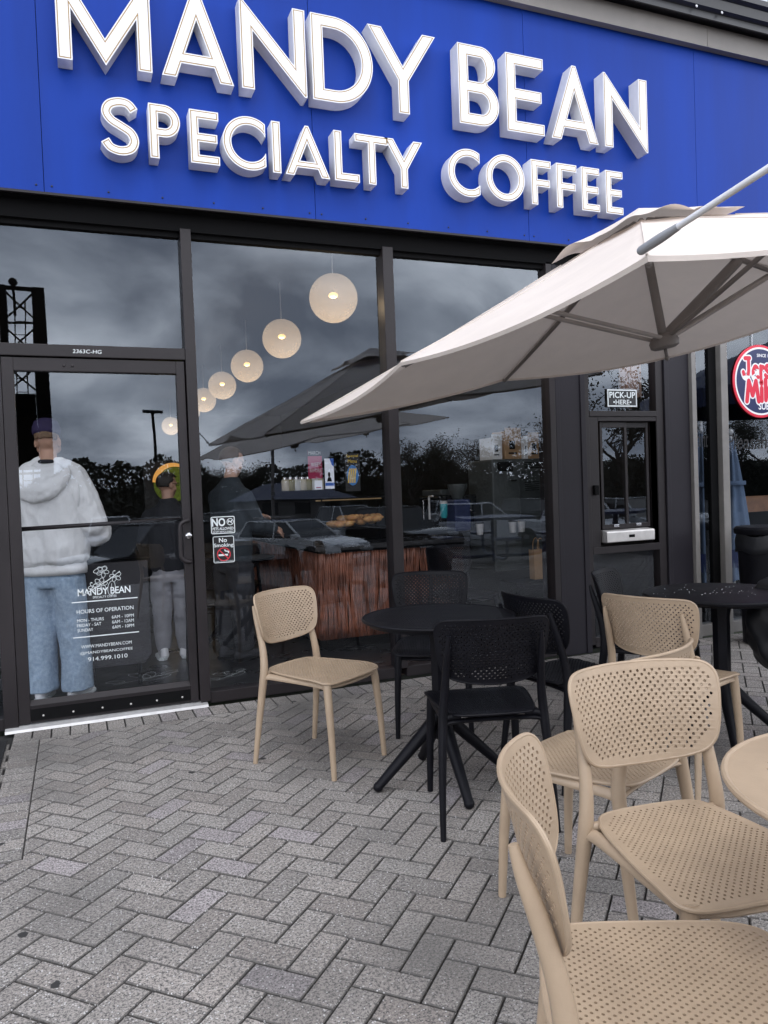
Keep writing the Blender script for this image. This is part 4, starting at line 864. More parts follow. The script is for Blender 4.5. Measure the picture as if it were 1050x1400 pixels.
# pastries in a glass case
q = at(440, 702, 1.45)
pc = thing('pastry_case', 'glass case of golden pastries standing on the slatted counter', 'display case', (2.5, 1.45, .865))
z0 = .99
b = MB(); b.box(2.22, 2.86, 1.30, 1.62, .865, .875); b.box(2.22, 2.86, 1.30, 1.62, z0-.012, z0); b.box(2.22, 2.86, 1.30, 1.62, 1.235, 1.25)
for x_ in (2.222, 2.848):
    for y_ in (1.302, 1.61): b.box(x_, x_+.010, y_, y_+.010, .875, 1.24)
b.build('case_frame', M['dark'], pc)
b = MB(); r2 = random.Random(4)
for k in range(15):
    u = r2.random(); x_ = 2.27+.53*u; y_ = r2.uniform(1.36, 1.55); z_ = z0+.03+(r2.random()*.055 if .25 < u < .95 else 0)
    b.ball((x_, y_, z_), .042, (1.35, .95, .72), 2); b.ball((x_+.03, y_-.01, z_+.012), .03, (1.2, .9, .6), 2)
b.build('pastry', M['bread'], pc, True, 'stuff')
b = MB(); b.box(2.24, 2.84, 1.50, 1.52, 1.222, 1.232); b.build('case_lamp', mat('case_lamp', (1, .8, .5), .5, emit=(1, .66, .33), estr=.12), pc)
# jars along the back shelf
shf = thing('jar_shelf', 'dark shelf carrying a row of jars behind the counter', 'shelf', (2.4, 3.0, 1.2))
a, c = at(386, 671, 3.0), at(441, 671, 3.0)
b = MB(); b.box(a.x-.1, c.x+.1, 2.9, 3.1, a.z-.04, a.z-.005); b.box(a.x-.1, c.x+.1, 3.08, 3.1, .87, a.z+.35); b.build('board', M['dark'], shf)
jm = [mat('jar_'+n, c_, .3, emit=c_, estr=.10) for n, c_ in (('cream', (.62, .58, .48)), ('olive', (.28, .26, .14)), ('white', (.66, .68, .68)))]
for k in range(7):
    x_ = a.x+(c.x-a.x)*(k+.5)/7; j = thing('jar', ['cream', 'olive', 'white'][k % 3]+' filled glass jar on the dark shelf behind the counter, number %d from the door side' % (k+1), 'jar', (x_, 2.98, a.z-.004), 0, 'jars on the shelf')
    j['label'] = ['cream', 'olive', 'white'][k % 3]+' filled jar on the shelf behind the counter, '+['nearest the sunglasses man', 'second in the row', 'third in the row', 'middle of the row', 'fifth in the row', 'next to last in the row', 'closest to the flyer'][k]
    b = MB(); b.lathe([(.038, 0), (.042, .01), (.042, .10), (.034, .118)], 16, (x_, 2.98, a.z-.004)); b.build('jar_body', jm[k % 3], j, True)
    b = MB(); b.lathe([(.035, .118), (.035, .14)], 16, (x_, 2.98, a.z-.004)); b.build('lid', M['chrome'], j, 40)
# posters
def poster(name, label, p0, p1, y, m, parts):
    (x0, z1), (x1, z0) = (lambda q: (q.x, q.z))(at(*p0, y)), (lambda q: (q.x, q.z))(at(*p1, y))
    t = thing(name, label, 'poster', ((x0+x1)/2, y, z0)); b = MB(); b.box(x0, x1, y, y+.006, z0, z1); b.build('sheet', m, t); parts(t, x0, x1, z0, z1, y-.001); return t
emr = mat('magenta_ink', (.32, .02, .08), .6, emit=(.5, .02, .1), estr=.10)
def pm(t, x0, x1, z0, z1, y):
    w_, h_ = x1-x0, z1-z0
    text('word', 'WEEK', x0+.2*w_, x1-.05*w_, z0+.42*h_, z0+.55*h_, y, M['decal'], t); text('word', 'BEFORE', x0+.1*w_, x1-.05*w_, z0+.22*h_, z0+.34*h_, y, M['decal'], t)
    b = MB(); b.box(x0, x1, y, y+.0005, z0+.78*h_, z1); b.build('dark_band', M['dark'], t); text('word', 'MARCH', x0+.05*w_, x1-.1*w_, z0+.83*h_, z0+.95*h_, y-.001, M['decal'], t)
poster('wall_poster', 'magenta poster with white words hanging behind the counter', (420.5, 615), (441, 654), 2.3, emr, pm)
def pw_(t, x0, x1, z0, z1, y):
    w_, h_ = x1-x0, z1-z0
    put('blue_corner', flat([[(x0+.55*w_, z1), (x1, z1), (x1, z0+.72*h_), (x0+.75*w_, z0+.80*h_)], [(x0, z0+.10*h_), (x1, z0+.10*h_), (x1, z0+.20*h_), (x0, z0+.20*h_)]], y), M['pblue'], t)
    put('portrait_mark', flat([arc(x0+.45*w_, z0+.47*h_, .13*w_, .09*h_, 0, 360, 18)[:-1], [(x0+.2*w_, z0+.24*h_), (x0+.75*w_, z0+.24*h_), (x0+.62*w_, z0+.38*h_), (x0+.3*w_, z0+.38*h_)]], y), M['dark'], t)
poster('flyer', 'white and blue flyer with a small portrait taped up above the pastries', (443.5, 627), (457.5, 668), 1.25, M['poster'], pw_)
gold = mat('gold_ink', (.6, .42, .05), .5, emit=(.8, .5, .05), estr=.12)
def pt_(t, x0, x1, z0, z1, y):
    w_, h_ = x1-x0, z1-z0
    text('words', 'Special', x0+.1*w_, x1-.1*w_, z0+.88*h_, z0+.97*h_, y, gold, t); text('words', 'Menu', x0+.2*w_, x1-.2*w_, z0+.75*h_, z0+.84*h_, y, gold, t)
    put('plate_mark', flat([arc(x0+.5*w_, z0+.42*h_, .40*w_, .27*h_, 0, 360, 28)[:-1]], y), M['cyan'], t)
    put('food_mark', flat([strip(catmull([(x0+(.2+.14*k)*w_, z0+.22*h_), (x0+(.24+.14*k)*w_, z0+.42*h_), (x0+(.34+.13*k)*w_, z0+.60*h_)], 5), .09*w_) for k in range(4)], y-.0006), gold, t)
poster('menu_poster', 'black poster with gold lettering and a golden dish behind the glass', (471, 620), (493, 671), 1.30, M['decalblack'], pt_)
q0, q1 = at(430, 657, 1.28), at(441, 669, 1.28)
tag_ = thing('price_card', 'small pinkish white card standing on the counter below the flyer', 'card', (q0.x, 1.28, q1.z)); b = MB(); b.box(q0.x, q1.x, 1.28, 1.285, q1.z, q0.z, .001); b.build('card', M['poster'], tag_)
b = MB(); b.box(q0.x+.012, q1.x-.012, 1.2785, 1.2800, q1.z+.012, q1.z+.02); b.build('printed_line', M['shopmag'], tag_)
# roaster / oven with boxes on it
ov = thing('coffee_roaster', 'grey enamel roasting machine with panels and vents under the stacked boxes', 'machine', (4.4, 1.8, 0))
a, c = at(672, 628, 1.8), at(742, 628, 1.8); zt2 = a.z
b = MB(); b.box(a.x, c.x, 1.8, 2.3, .45, zt2, .02); b.build('housing', M['machine'], ov)
wv = c.x-a.x
b = MB(); b.box(a.x+.52*wv, c.x-.03*wv, 1.792, 1.8, .55, zt2-.12, .003); b.build('side_panel', mat('grey_enamel_dark', (.06, .068, .068), .35, .1, .1), ov)
b = MB()
for k in range(4): b.box(a.x+.62*wv, c.x-.08*wv, 1.788, 1.792, zt2-.045-k*.017, zt2-.039-k*.017)
for k in range(5): b.box(a.x+.62*wv, c.x-.1*wv, 1.786, 1.792, zt2-.24-k*.02, zt2-.234-k*.02)
b.build('vent', M['dark'], ov)
b = MB(); b.box(a.x+.10*wv, a.x+.38*wv, 1.79, 1.8, zt2-.12, zt2-.03, .004); b.build('display', M['dark'], ov)
b = MB(); b.box(a.x+.35*wv, a.x+.39*wv, 1.785, 1.79, zt2-.12, zt2-.03); b.box(a.x+.30*wv, a.x+.42*wv, 1.75, 1.79, zt2-.22, zt2-.205, .004); b.box(a.x+.56*wv, a.x+.66*wv, 1.76, 1.792, zt2-.19, zt2-.18); b.build('latch', M['chrome'], ov)
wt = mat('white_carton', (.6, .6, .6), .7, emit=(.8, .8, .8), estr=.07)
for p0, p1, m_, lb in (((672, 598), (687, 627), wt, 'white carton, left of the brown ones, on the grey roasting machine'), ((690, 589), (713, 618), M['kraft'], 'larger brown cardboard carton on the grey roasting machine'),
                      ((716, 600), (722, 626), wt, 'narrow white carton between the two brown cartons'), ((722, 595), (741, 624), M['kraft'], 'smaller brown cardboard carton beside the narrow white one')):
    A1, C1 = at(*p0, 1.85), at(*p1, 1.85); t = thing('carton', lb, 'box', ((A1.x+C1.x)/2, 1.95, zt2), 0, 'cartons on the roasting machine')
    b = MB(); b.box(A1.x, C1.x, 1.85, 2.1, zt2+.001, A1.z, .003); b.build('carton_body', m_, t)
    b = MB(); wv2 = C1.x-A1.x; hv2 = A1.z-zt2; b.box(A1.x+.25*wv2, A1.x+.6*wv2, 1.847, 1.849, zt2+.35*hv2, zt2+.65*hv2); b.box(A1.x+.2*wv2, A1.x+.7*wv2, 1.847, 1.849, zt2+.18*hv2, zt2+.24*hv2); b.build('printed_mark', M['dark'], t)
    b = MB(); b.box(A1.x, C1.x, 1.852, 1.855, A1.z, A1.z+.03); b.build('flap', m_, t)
# espresso machine, grinders
es = thing('espresso_machine', 'black espresso machine with steel top standing behind the counter', 'machine', (3.2, 2.4, .86))
a, c = at(600, 668, 2.2), at(664, 668, 2.2)
b = MB(); b.box(a.x, c.x, 2.2, 2.7, .87, 1.22, .02); b.box(a.x+.03, c.x-.03, 2.14, 2.2, 1.12, 1.22, .01); b.build('housing', M['cblack'], es)
b = MB(); b.box(a.x+.02, c.x-.3, 2.2, 2.65, 1.222, 1.28, .01); b.build('cup_tray', M['machine'], es)
for k in range(3):
    xx = a.x+.12+k*.17; b = MB(); b.lathe([(.03, 1.04), (.035, 1.06), (.035, 1.13)], 14, (xx, 2.12, 0)); b.tube([(xx, 2.10, 1.06), (xx, 1.98, 1.045)], .012, 8); b.build('group_head', M['chrome'], es, 40)
gr = thing('coffee_grinder', 'tall dark grinder with blue-black body beside the espresso machine', 'grinder', (3.4, 1.9, .86))
qg = at(625, 655, 2.0); b = MB(); b.box(qg.x-.09, qg.x+.09, 1.9, 2.1, .865, 1.18, .02); b.build('housing', M['navy'], gr)
b = MB(); b.lathe([(.05, 1.18), (.10, 1.30), (.10, 1.33)], 20, (qg.x, 2.0, 0)); b.build('hopper', M['machine'], gr, 40)
bl = thing('blender', 'white topped blender standing among the machines', 'blender', (3.8, 2.1, .86)); qb = at(660, 645, 2.1)
b = MB(); b.lathe([(.06, .865), (.07, .9), (.055, 1.05), (.05, 1.06)], 16, (qb.x, 2.1, 0)); b.build('motor_base', M['dark'], bl, 40)
b = MB(); b.lathe([(.04, 1.06), (.06, 1.26), (.05, 1.29), (.03, 1.31)], 16, (qb.x, 2.1, 0)); b.build('jug', M['sillw'], bl, 40)
tl = thing('tumbler', 'teal patterned tumbler standing on the counter beside two straws', 'tumbler', (2.9, 1.35, .862)); qt = at(607, 700, 1.3)
zc = at(607, 708, 1.3).z
b = MB(); b.lathe([(.024, zc), (.030, zc+.02), (.033, zc+.10), (.033, zc+.125)], 20, (qt.x, 1.3, 0)); b.build('tumbler_body', M['teal'], tl, 40)
b = MB(); b.lathe([(.034, zc+.125), (.034, zc+.14), (.02, zc+.15)], 20, (qt.x, 1.3, 0)); b.build('lid', M['sillw'], tl, 40)
for px_, h_, m_, lb in ((587.5, .20, M['sillw'], 'thick white tap tower standing on the counter'), (579.5, .17, M['chrome'], 'thin steel tap tower standing on the counter')):
    qq = at(px_, 710, 1.3); t = thing('tap_tower', lb, 'tap', (qq.x, 1.3, qq.z), 0, 'taps on the counter'); rr_ = .009 if px_ > 585 else .005
    b = MB(); b.tube([(qq.x, 1.3, qq.z), (qq.x, 1.3, qq.z+h_)], rr_, 10); b.build('column', m_, t, 40); b = MB(); b.tube([(qq.x, 1.3, qq.z+h_), (qq.x, 1.22, qq.z+h_+.004)], rr_*.9, 8); b.build('spout', m_, t, 40)
for px_ in (700, 712, 655):
    qq = at(px_, 690, 1.32); zz0 = .862
    t = thing('cup', {700: 'white paper cup standing alone on the bar ledge', 712: 'white paper cup nearest the paper bag on the ledge', 655: 'white paper cup standing by the dark grinder'}[px_], 'cup', (qq.x, 1.32, zz0), 0, 'paper cups on the ledge')
    b = MB(); b.lathe([(.028, zz0), (.038, zz0+.10)], 18, (qq.x, 1.32, 0)); b.build('cup_body', M['sillw'], t, 40); b = MB(); b.lathe([(.040, zz0+.10), (.040, zz0+.108), (.03, zz0+.114)], 18, (qq.x, 1.32, 0)); b.build('lid', M['dark'], t, 40)
# paper bag standing on the floor far inside
bgp = W(737, 791, 1.60)
cbn = thing('storage_cabinet', 'low black cabinet inside the window carrying the brown paper bag', 'cabinet', (bgp.x, 1.62, .004))
b = MB(); b.box(bgp.x-.35, bgp.x+.25, 1.45, 1.78, .02, bgp.z-.002, .006); b.build('cabinet_body', M['dark'], cbn)
b = MB(); b.box(bgp.x-.33, bgp.x-.06, 1.44, 1.449, .05, bgp.z-.03, .003); b.box(bgp.x-.04, bgp.x+.23, 1.44, 1.449, .05, bgp.z-.03, .003); b.build('door', M['dark'], cbn)
pb = thing('paper_bag', 'brown paper carrier bag with twisted handles on a low black cabinet', 'bag', (bgp.x, bgp.y, bgp.z))
b = MB(); b.prism([(-.075, 0), (.075, 0), (.08, .28), (.03, .29), (-.03, .283), (-.08, .29)], -.045, .045, 'y')
bmesh.ops.translate(b.bm, vec=(bgp.x, bgp.y, bgp.z), verts=b.bm.verts); b.build('bag_body', M['kraft'], pb)
for y_ in (-.04, .04):
    b = MB(); b.tube(catmull([(bgp.x-.035, bgp.y+y_, bgp.z+.28), (bgp.x-.03, bgp.y+y_, bgp.z+.36), (bgp.x, bgp.y+y_, bgp.z+.40), (bgp.x+.03, bgp.y+y_, bgp.z+.36), (bgp.x+.035, bgp.y+y_, bgp.z+.28)], 4), .004, 6); b.build('handle', M['kraft'], pb, True)
# seats and table inside
chair(blackc, 1.36, 1.55, .25, .97, 'black perforated chair inside the shop left of the slatted counter', 'black perforated chairs in the shop')
chair(blackc, 1.75, 2.6, -.3, -.95, 'black perforated chair deep inside the shop beside the counter end', 'black perforated chairs in the shop')
chair(blackc, 3.2, .70, .1, -.99, 'black perforated chair just inside the window next to the slatted counter', 'black perforated chairs in the shop')
it = dup(t2, (1.62, 2.05, .004), .3, 'round black table inside the shop left of the slatted counter', 'round tables in the shop')
# moss disc lamp on the far wall
qm = W(236, 662, 3.4); mr = .20
ms_ = thing('moss_disc', 'round green moss wall disc with an amber lit crescent rim', 'wall decoration', (qm.x, 3.4, qm.z))
b = MB(); b.lathe([(mr*.93, 0), (mr*.93, .03)], 48)
for v in b.bm.verts: v.co = (qm.x+v.co.x, 3.41+v.co.z, qm.z+v.co.y)
b.build('moss', M['moss'], ms_)
cres = arc(qm.x, qm.z+.02, mr, mr, 55, 178, 30)+arc(qm.x+.028, qm.z-.004, mr*.93, mr*.93, 172, 62, 30)
b = MB(); b.prism([(x, z) for x, z in cres], 3.36, 3.40, 'y'); b.build('lit_rim', M['amber'], ms_)
b = MB(); b.prism([(qm.x-mr*1.4, qm.z-mr*1.6), (qm.x+1.5*mr, qm.z-1.6*mr), (qm.x+1.5*mr, qm.z+1.2*mr), (qm.x-1.4*mr, qm.z+1.2*mr)], 3.45, 3.5, 'y'); b.build('backboard', M['wallin'], ms_)
# dark sign board with clipped corners behind the door
x0, zt_ = (lambda q: (q.x, q.z))(W(108, 772, .75)); x1, zb_ = (lambda q: (q.x, q.z))(W(208, 905, .75))
sb = thing('sign_board', 'plain dark board with clipped corners standing behind the glass door', 'board', ((x0+x1)/2, .75, zb_))
b = MB(); b.prism([(x0, zb_), (x1-.05, zb_), (x1, zb_+.06), (x1, zt_), (x0, zt_)], .75, .775, 'y', .004); b.build('board', mat('slate_board', (.022, .021, .025), .6, 0, .2), sb)
b = MB(); b.tube([(x0+.06, .80, .006), (x0+.06, .77, zt_-.02)], .014, 8); b.tube([(x1-.08, .80, .006), (x1-.08, .77, zt_-.02)], .014, 8); b.build('leg', M['dark'], sb, 40)
# white line drawings on the shop floor
def drawing(label, loc, s, rot, seed):
    r3 = random.Random(seed); lp = []
    c_, s_ = math.cos(rot), math.sin(rot)
    def T(P): return [(loc[0]+(x*c_-y*s_)*s, loc[1]+(x*s_+y*c_)*s) for x, y in P]
    for k in range(3): lp.append(T(petal(.12*k-.1, .14*k-.12, 18+k*50, .85, .34, .018)))
    lp.append(T(petal(-.55, .1, 160, .5, .26, .018))); lp.append(T(strip(catmull([(-.9, -.1), (-.3, .0), (.3, .12), (1.0, .35)], 6), .022))); lp.append(T(petal(.5, .35, 20, .55, .2, .016)))
    bm = bmesh.new()
    for i, l in enumerate(lp):
        me = curve_mesh([l]); me.transform(Matrix.Translation((0, 0, .0075+.0004*i))); bm.from_mesh(me); bpy.data.meshes.remove(me)
    me = bpy.data.meshes.new('floor_drawing'); bm.to_mesh(me); bm.free(); return tag(put('floor_drawing', me, M['decal']), label, 'floor drawing')
drawing('white line drawing of leaves painted on the dark floor behind the door', G(200, 930, 0), .26, .15, 1)
drawing('white line drawing of a flower painted on the dark floor beside the door', G(318, 925, 0), .18, .5, 2)
# linear ceiling light
a, c = W(85, 326, 1.6), W(160, 328, 1.6)
ll = thing('strip_light', 'thin white strip light hanging inside above the entrance door', 'lamp', ((a.x+c.x)/2, 1.6, a.z)); b = MB(); b.box(a.x, c.x, 1.585, 1.615, a.z, a.z+.012); b.build('diffuser', mat('strip_glow', (1, 1, 1), .5, emit=(1, 1, 1), estr=1.1), ll)
b = MB(); b.box(a.x, c.x, 1.585, 1.615, a.z+.0125, a.z+.04); b.box((a.x+c.x)/2-.003, (a.x+c.x)/2+.003, 1.597, 1.603, a.z+.04, 3.15); b.build('housing', M['dark'], ll)

# ---------------------------------------------------------------- people
def head_mesh(mb, c, yaw, s=1.0, tilt=0.0):
    """skull, jaw, nose, brow, ears, lips and neck as one volume, face towards local +Y turned by yaw"""
    Mx = Matrix.Translation(c) @ Matrix.Rotation(yaw, 4, 'Z') @ Matrix.Rotation(-tilt, 4, 'X')
    def bl(p, r, sc=(1, 1, 1)):
        v = bmesh.ops.create_icosphere(mb.bm, subdivisions=3, radius=r*s)['verts']; bmesh.ops.scale(mb.bm, vec=sc, verts=v); bmesh.ops.translate(mb.bm, vec=Vector(p)*s, verts=v); bmesh.ops.transform(mb.bm, matrix=Mx, verts=v)
    bl((0, -.012, .025), .088, (.86, 1.06, 1.03)); bl((0, .028, -.035), .064, (.88, .95, 1.15)); bl((0, .05, -.082), .034, (1.0, .9, .8)); bl((0, .085, -.018), .017, (.75, 1.05, 1.0)); bl((0, .082, .004), .012, (.7, .8, 1.7))
    bl((.034, .066, .022), .022, (1.2, .7, .55)); bl((-.034, .066, .022), .022, (1.2, .7, .55)); bl((0, .078, -.052), .020, (1.15, .55, .42)); bl((.052, .035, -.03), .03); bl((-.052, .035, -.03), .03)
    for sg in (-1, 1): bl((sg*.080, -.008, -.008), .026, (.35, .7, 1.2))
    return Mx
def hand(mb, wr, dirv, nrm_, s=1.0, curl=.5):
    """palm with five bent fingers"""
    d = Vector(dirv).normalized(); n = Vector(nrm_).normalized(); l = d.cross(n).normalized(); wr = Vector(wr)
    mb.capsule([wr, wr+d*.05*s, wr+d*.085*s], [.024*s, .033*s, .030*s], 10); mb.capsule([wr+l*.018*s+d*.03*s, wr+l*.02*s+d*.085*s], [.02*s, .018*s], 8); mb.capsule([wr-l*.018*s+d*.03*s, wr-l*.02*s+d*.085*s], [.02*s, .018*s], 8)
    for k, ln in enumerate((.068, .078, .072, .056)):
        o = (k-1.5)*.0195*s; p0 = wr+d*.088*s+l*o; p1 = p0+(d*math.cos(curl*.6)+n*math.sin(curl*.6))*ln*.5*s; p2 = p1+(d*math.cos(curl*1.5)+n*math.sin(curl*1.5))*ln*.32*s; p3 = p2+(d*math.cos(curl*2.3)+n*math.sin(curl*2.3))*ln*.25*s
        mb.capsule([p0, p1, p2, p3], [.0095*s, .0088*s, .008*s, .007*s], 8)
    t0 = wr+d*.025*s-l*.03*s; mb.capsule([t0, t0+(d*.7-l*.6+n*.3)*.045*s, t0+(d*1.1-l*.5+n*.6)*.062*s], [.012*s, .0105*s, .009*s], 8)
def folds(me, amp, sc_, seed=0):
    from mathutils import noise as nz
    nrm_ = [v.normal.copy() for v in me.vertices]; cos_ = [v.co.copy() for v in me.vertices]; flat_ = []
    for p, vn in zip(cos_, nrm_):
        q = Vector((p.x*sc_[0]+seed, p.y*sc_[1], p.z*sc_[2])); k = nz.noise(q)+.5*nz.noise(q*2.3)
        r = 1-abs(nz.noise(q*1.3+Vector((7, 3, 1))))*2
        flat_.extend(p+vn*amp*(k+.6*r))
    me.vertices.foreach_set('co', flat_); me.update()
    return me
def ellip_loft(mb, rings, n=28):
    R0 = [[mb.bm.verts.new((cx+rx*math.cos(2*math.pi*k/n), cy+ry*math.sin(2*math.pi*k/n), z)) for k in range(n)] for cx, cy, z, rx, ry in rings]
    for a, c in zip(R0, R0[1:]):
        for k in range(n): mb.bm.faces.new((a[k], a[(k+1) % n], c[(k+1) % n], c[k]))
    mb.bm.faces.new(R0[0][::-1]); mb.bm.faces.new(R0[-1])
def local_thing(label, loc, rz): return thing('person', label, 'person', loc, rz)
def putl(name, me, m, parent, smooth=True): return put(name, me, m, parent, smooth, shift=False)
def shoe_mb(mb, x, y, ang, s=1.0):
    c_, s_ = math.cos(ang), math.sin(ang)
    T = lambda p: (x+(p[0]*c_-p[1]*s_)*s, y+(p[0]*s_+p[1]*c_)*s, p[2]*s)
    mb.capsule([T((0, -.07, .045)), T((0, .02, .05)), T((0, .12, .036)), T((0, .165, .030))], [.042*s, .043*s, .040*s, .028*s], 12); mb.capsule([T((0, -.06, .07)), T((0, -.03, .10))], [.040*s, .040*s], 10)
def sole_mb(mb, x, y, ang, s=1.0):
    pts = [(.038, -.10), (.048, -.03), (.046, .06), (.05, .12), (.035, .18), (0, .20), (-.035, .18), (-.047, .12), (-.042, .06), (-.044, -.03), (-.036, -.10), (0, -.122)]
    c_, s_ = math.cos(ang), math.sin(ang); mb.prism([(x+(a*c_-b_*s_)*s, y+(a*s_+b_*c_)*s) for a, b_ in pts], .002, .026*s, 'z', .004)
# -- the customer in the grey hoodie (back to the door)
P1 = G(82, 956, .004); hp1 = local_thing('person in pale grey hoodie, cap and washed blue jeans standing behind the door, back turned', (P1.x, P1.y+.02, .004), R_(-22)); hp1.scale = (.86, .90, .985)
b = MB()
b.capsule([(-.11, 0, .10), (-.105, .02, .50), (-.10, 0, .92)], [.05, .065, .09]); b.capsule([(.12, .02, .10), (.115, .04, .50), (.10, 0, .92)], [.05, .065, .09]); b.capsule([(0, 0, .95), (0, .01, 1.15), (0, 0, 1.42)], [.14, .14, .15]); b.capsule([(-.17, 0, 1.45), (.17, 0, 1.45)], [.07, .07])
b.capsule([(0, 0, 1.46), (-.005, .01, 1.585), (-.01, .025, 1.64)], [.072, .062, .064]); Hx = head_mesh(b, Vector((-.012, .035, 1.715)), .25, 1.08, .25)
b.capsule([(.20, 0, 1.44), (.29, .02, 1.19), (.22, .28, 1.10)], [.058, .05, .036]); b.capsule([(-.20, 0, 1.44), (-.29, .02, 1.19), (-.18, .28, 1.12)], [.058, .05, .036])
hand(b, (.215, .30, 1.10), (-.35, .9, .12), (-.8, -.3, .1)); hand(b, (-.175, .30, 1.125), (.3, .9, .12), (.8, -.3, .1))
putl('body', remeshed(b, .009, 3), M['skin'], hp1)
b = MB()
ellip_loft(b, [(0, .0, .845, .235, .165), (0, .0, .87, .232, .165), (0, 0, .90, .232, .168), (0, -.005, .93, .262, .195), (0, -.008, 1.0, .272, .20), (0, -.005, 1.12, .268, .195), (0, -.01, 1.25, .262, .19), (0, -.015, 1.36, .258, .185), (0, -.01, 1.46, .225, .15), (0, 0, 1.535, .14, .105), (0, .005, 1.575, .085, .08)])
b.capsule([(.185, -.01, 1.46), (.268, -.02, 1.33), (.315, .0, 1.17), (.325, .06, 1.10), (.27, .24, 1.10), (.24, .29, 1.105)], [.100, .106, .104, .098, .072, .052]); b.capsule([(-.185, -.01, 1.46), (-.27, -.02, 1.33), (-.315, .0, 1.17), (-.32, .06, 1.11), (-.25, .24, 1.12), (-.20, .28, 1.125)], [.100, .106, .104, .098, .070, .050])
b.capsule([(-.19, -.02, 1.515), (-.08, .02, 1.555), (.08, .02, 1.555), (.19, -.02, 1.515)], [.05, .058, .058, .05])
me = remeshed(b, .0105, 4)
me = folds(folds(me, .012, (7, 7, 4.0), 3), .005, (16, 16, 9), 11)
hd = putl('hoodie', me, M['hood'], hp1)
for sg in (-1, 1):
    b = MB(); b.tube([(sg*(.232+.045*math.sin(math.pi*k/8)), -.01-.128*math.sin(math.pi*k/9), 1.52-.30*k/8) for k in range(9)], .004, 6); me = bpy.data.meshes.new('seam'); b.bm.to_mesh(me); b.bm.free(); putl('seam', me, M['hood'], hd)
b = MB(); hood_r = []
for i in range(13):
    t = i/12; a = -1.45+2.9*t; dep = .052*math.cos(a)**1.0
    hood_r.append(((.192*math.sin(a)), -.125-.075*math.cos(a), 1.52-.125*math.cos(a)))
b.capsule(hood_r, [.034+.030*math.cos((-1.45+2.9*i/12)) for i in range(13)], 12)
for i in range(2, 11):
    a = -1.45+2.9*i/12; b.capsule([(.15*math.sin(a), -.10-.05*math.cos(a), 1.555-.03*math.cos(a)), (.185*math.sin(a)*.9, -.165-.055*math.cos(a), 1.47-.14*math.cos(a)*.9)], [.03, .036], 8)
me = folds(remeshed(b, .011, 5), .006, (12, 12, 12), 9); putl('hood', me, M['hood'], hd)
b = MB(); ellip_loft(b, [(0, 0, .842, .236, .168), (0, 0, .838, .246, .178), (0, 0, .868, .250, .182), (0, 0, .905, .246, .180), (0, 0, .908, .236, .172)], 40); me = bpy.data.meshes.new('hem'); bmesh.ops.recalc_face_normals(b.bm, faces=b.bm.faces[:]); b.bm.to_mesh(me); b.bm.free(); putl('hem_band', me, M['hood'], hd)
b = MB(); b.tube([(.0-.052+.104*k/8, -.005+.06*math.sin(math.pi*k/8)*-1-.03, 1.583) for k in range(9)], .014, 8); putl('collar', remeshed(b, .006, 1), M['cloth'], hp1)
b = MB()
ellip_loft(b, [(0, .0, .76, .205, .155), (0, 0, .86, .205, .155), (0, 0, .93, .19, .145)])
for sx_, fx_, fy_ in ((-.105, -.125, .0), (.112, .135, .02)):
    rg = [(fx_, fy_-.005, .062, .112, .122), (fx_, fy_, .085, .112, .122), (fx_, fy_, .16, .108, .118), (fx_*.97, fy_, .34, .106, .115), (sx_*1.02, fy_*.8, .52, .108, .12), (sx_, 0, .70, .116, .135), (sx_*.9, 0, .82, .118, .145)]
    ellip_loft(b, rg)
me = folds(remeshed(b, .0105, 3), .0085, (8, 8, 6), 5); jn = putl('jeans', me, M['jeans'], hp1)
b = MB(); shoe_mb(b, -.125, .0, .12); shoe_mb(b, .135, .02, -.2); me = remeshed(b, .008, 2); shs = putl('shoes', me, M['shoe'], hp1)
b = MB(); sole_mb(b, -.125, 0, .12); sole_mb(b, .135, .02, -.2); b.build('soles', M['decal'], None).parent = shs
b = MB(); v = bmesh.ops.create_icosphere(b.bm, subdivisions=4, radius=.1)['verts']
bmesh.ops.scale(b.bm, vec=(.92, 1.06, .95), verts=v)
dead = [q for q in b.bm.verts if q.co.z < .02 - .25*q.co.y*0 + (.35 if q.co.y > .05 else 0)*(q.co.y-.05)*0 and q.co.y > -.04 or q.co.z < -.035]
bmesh.ops.delete(b.bm, geom=dead, context='VERTS'); bmesh.ops.solidify(b.bm, geom=b.bm.faces[:], thickness=.006); bmesh.ops.transform(b.bm, matrix=Matrix.Translation((-.012, .02, 1.745)) @ Matrix.Rotation(.25, 4, 'Z') @ Matrix.Rotation(-.2, 4, 'X'), verts=b.bm.verts)
me = bpy.data.meshes.new('hair'); b.bm.to_mesh(me); b.bm.free(); putl('hair', me, mat('light_hair', (.16, .10, .06), .7, 0, .3, 60, .5, 200), hp1)
b = MB(); b.lathe([(.098, .0), (.101, .02), (.100, .05), (.085, .085), (.05, .105), (.01, .112)], 28)
b.prism([(.085*math.cos(R_(a)), .085*math.sin(R_(a))) for a in range(20, 161, 10)]+[(-.075, .17), (-.03, .195), (.03, .195), (.075, .17)][::1], .004, .012, 'z')
bmesh.ops.transform(b.bm, matrix=Matrix.Translation((-.012, .018, 1.765)) @ Matrix.Rotation(.25, 4, 'Z') @ Matrix.Rotation(-.10, 4, 'X'), verts=b.bm.verts)
bmesh.ops.recalc_face_normals(b.bm, faces=b.bm.faces[:]); me = bpy.data.meshes.new('cap'); b.bm.to_mesh(me); b.bm.free(); putl('cap', me, mat('purple_cap', (.022, .014, .06), .8, 0, .2), hp1)
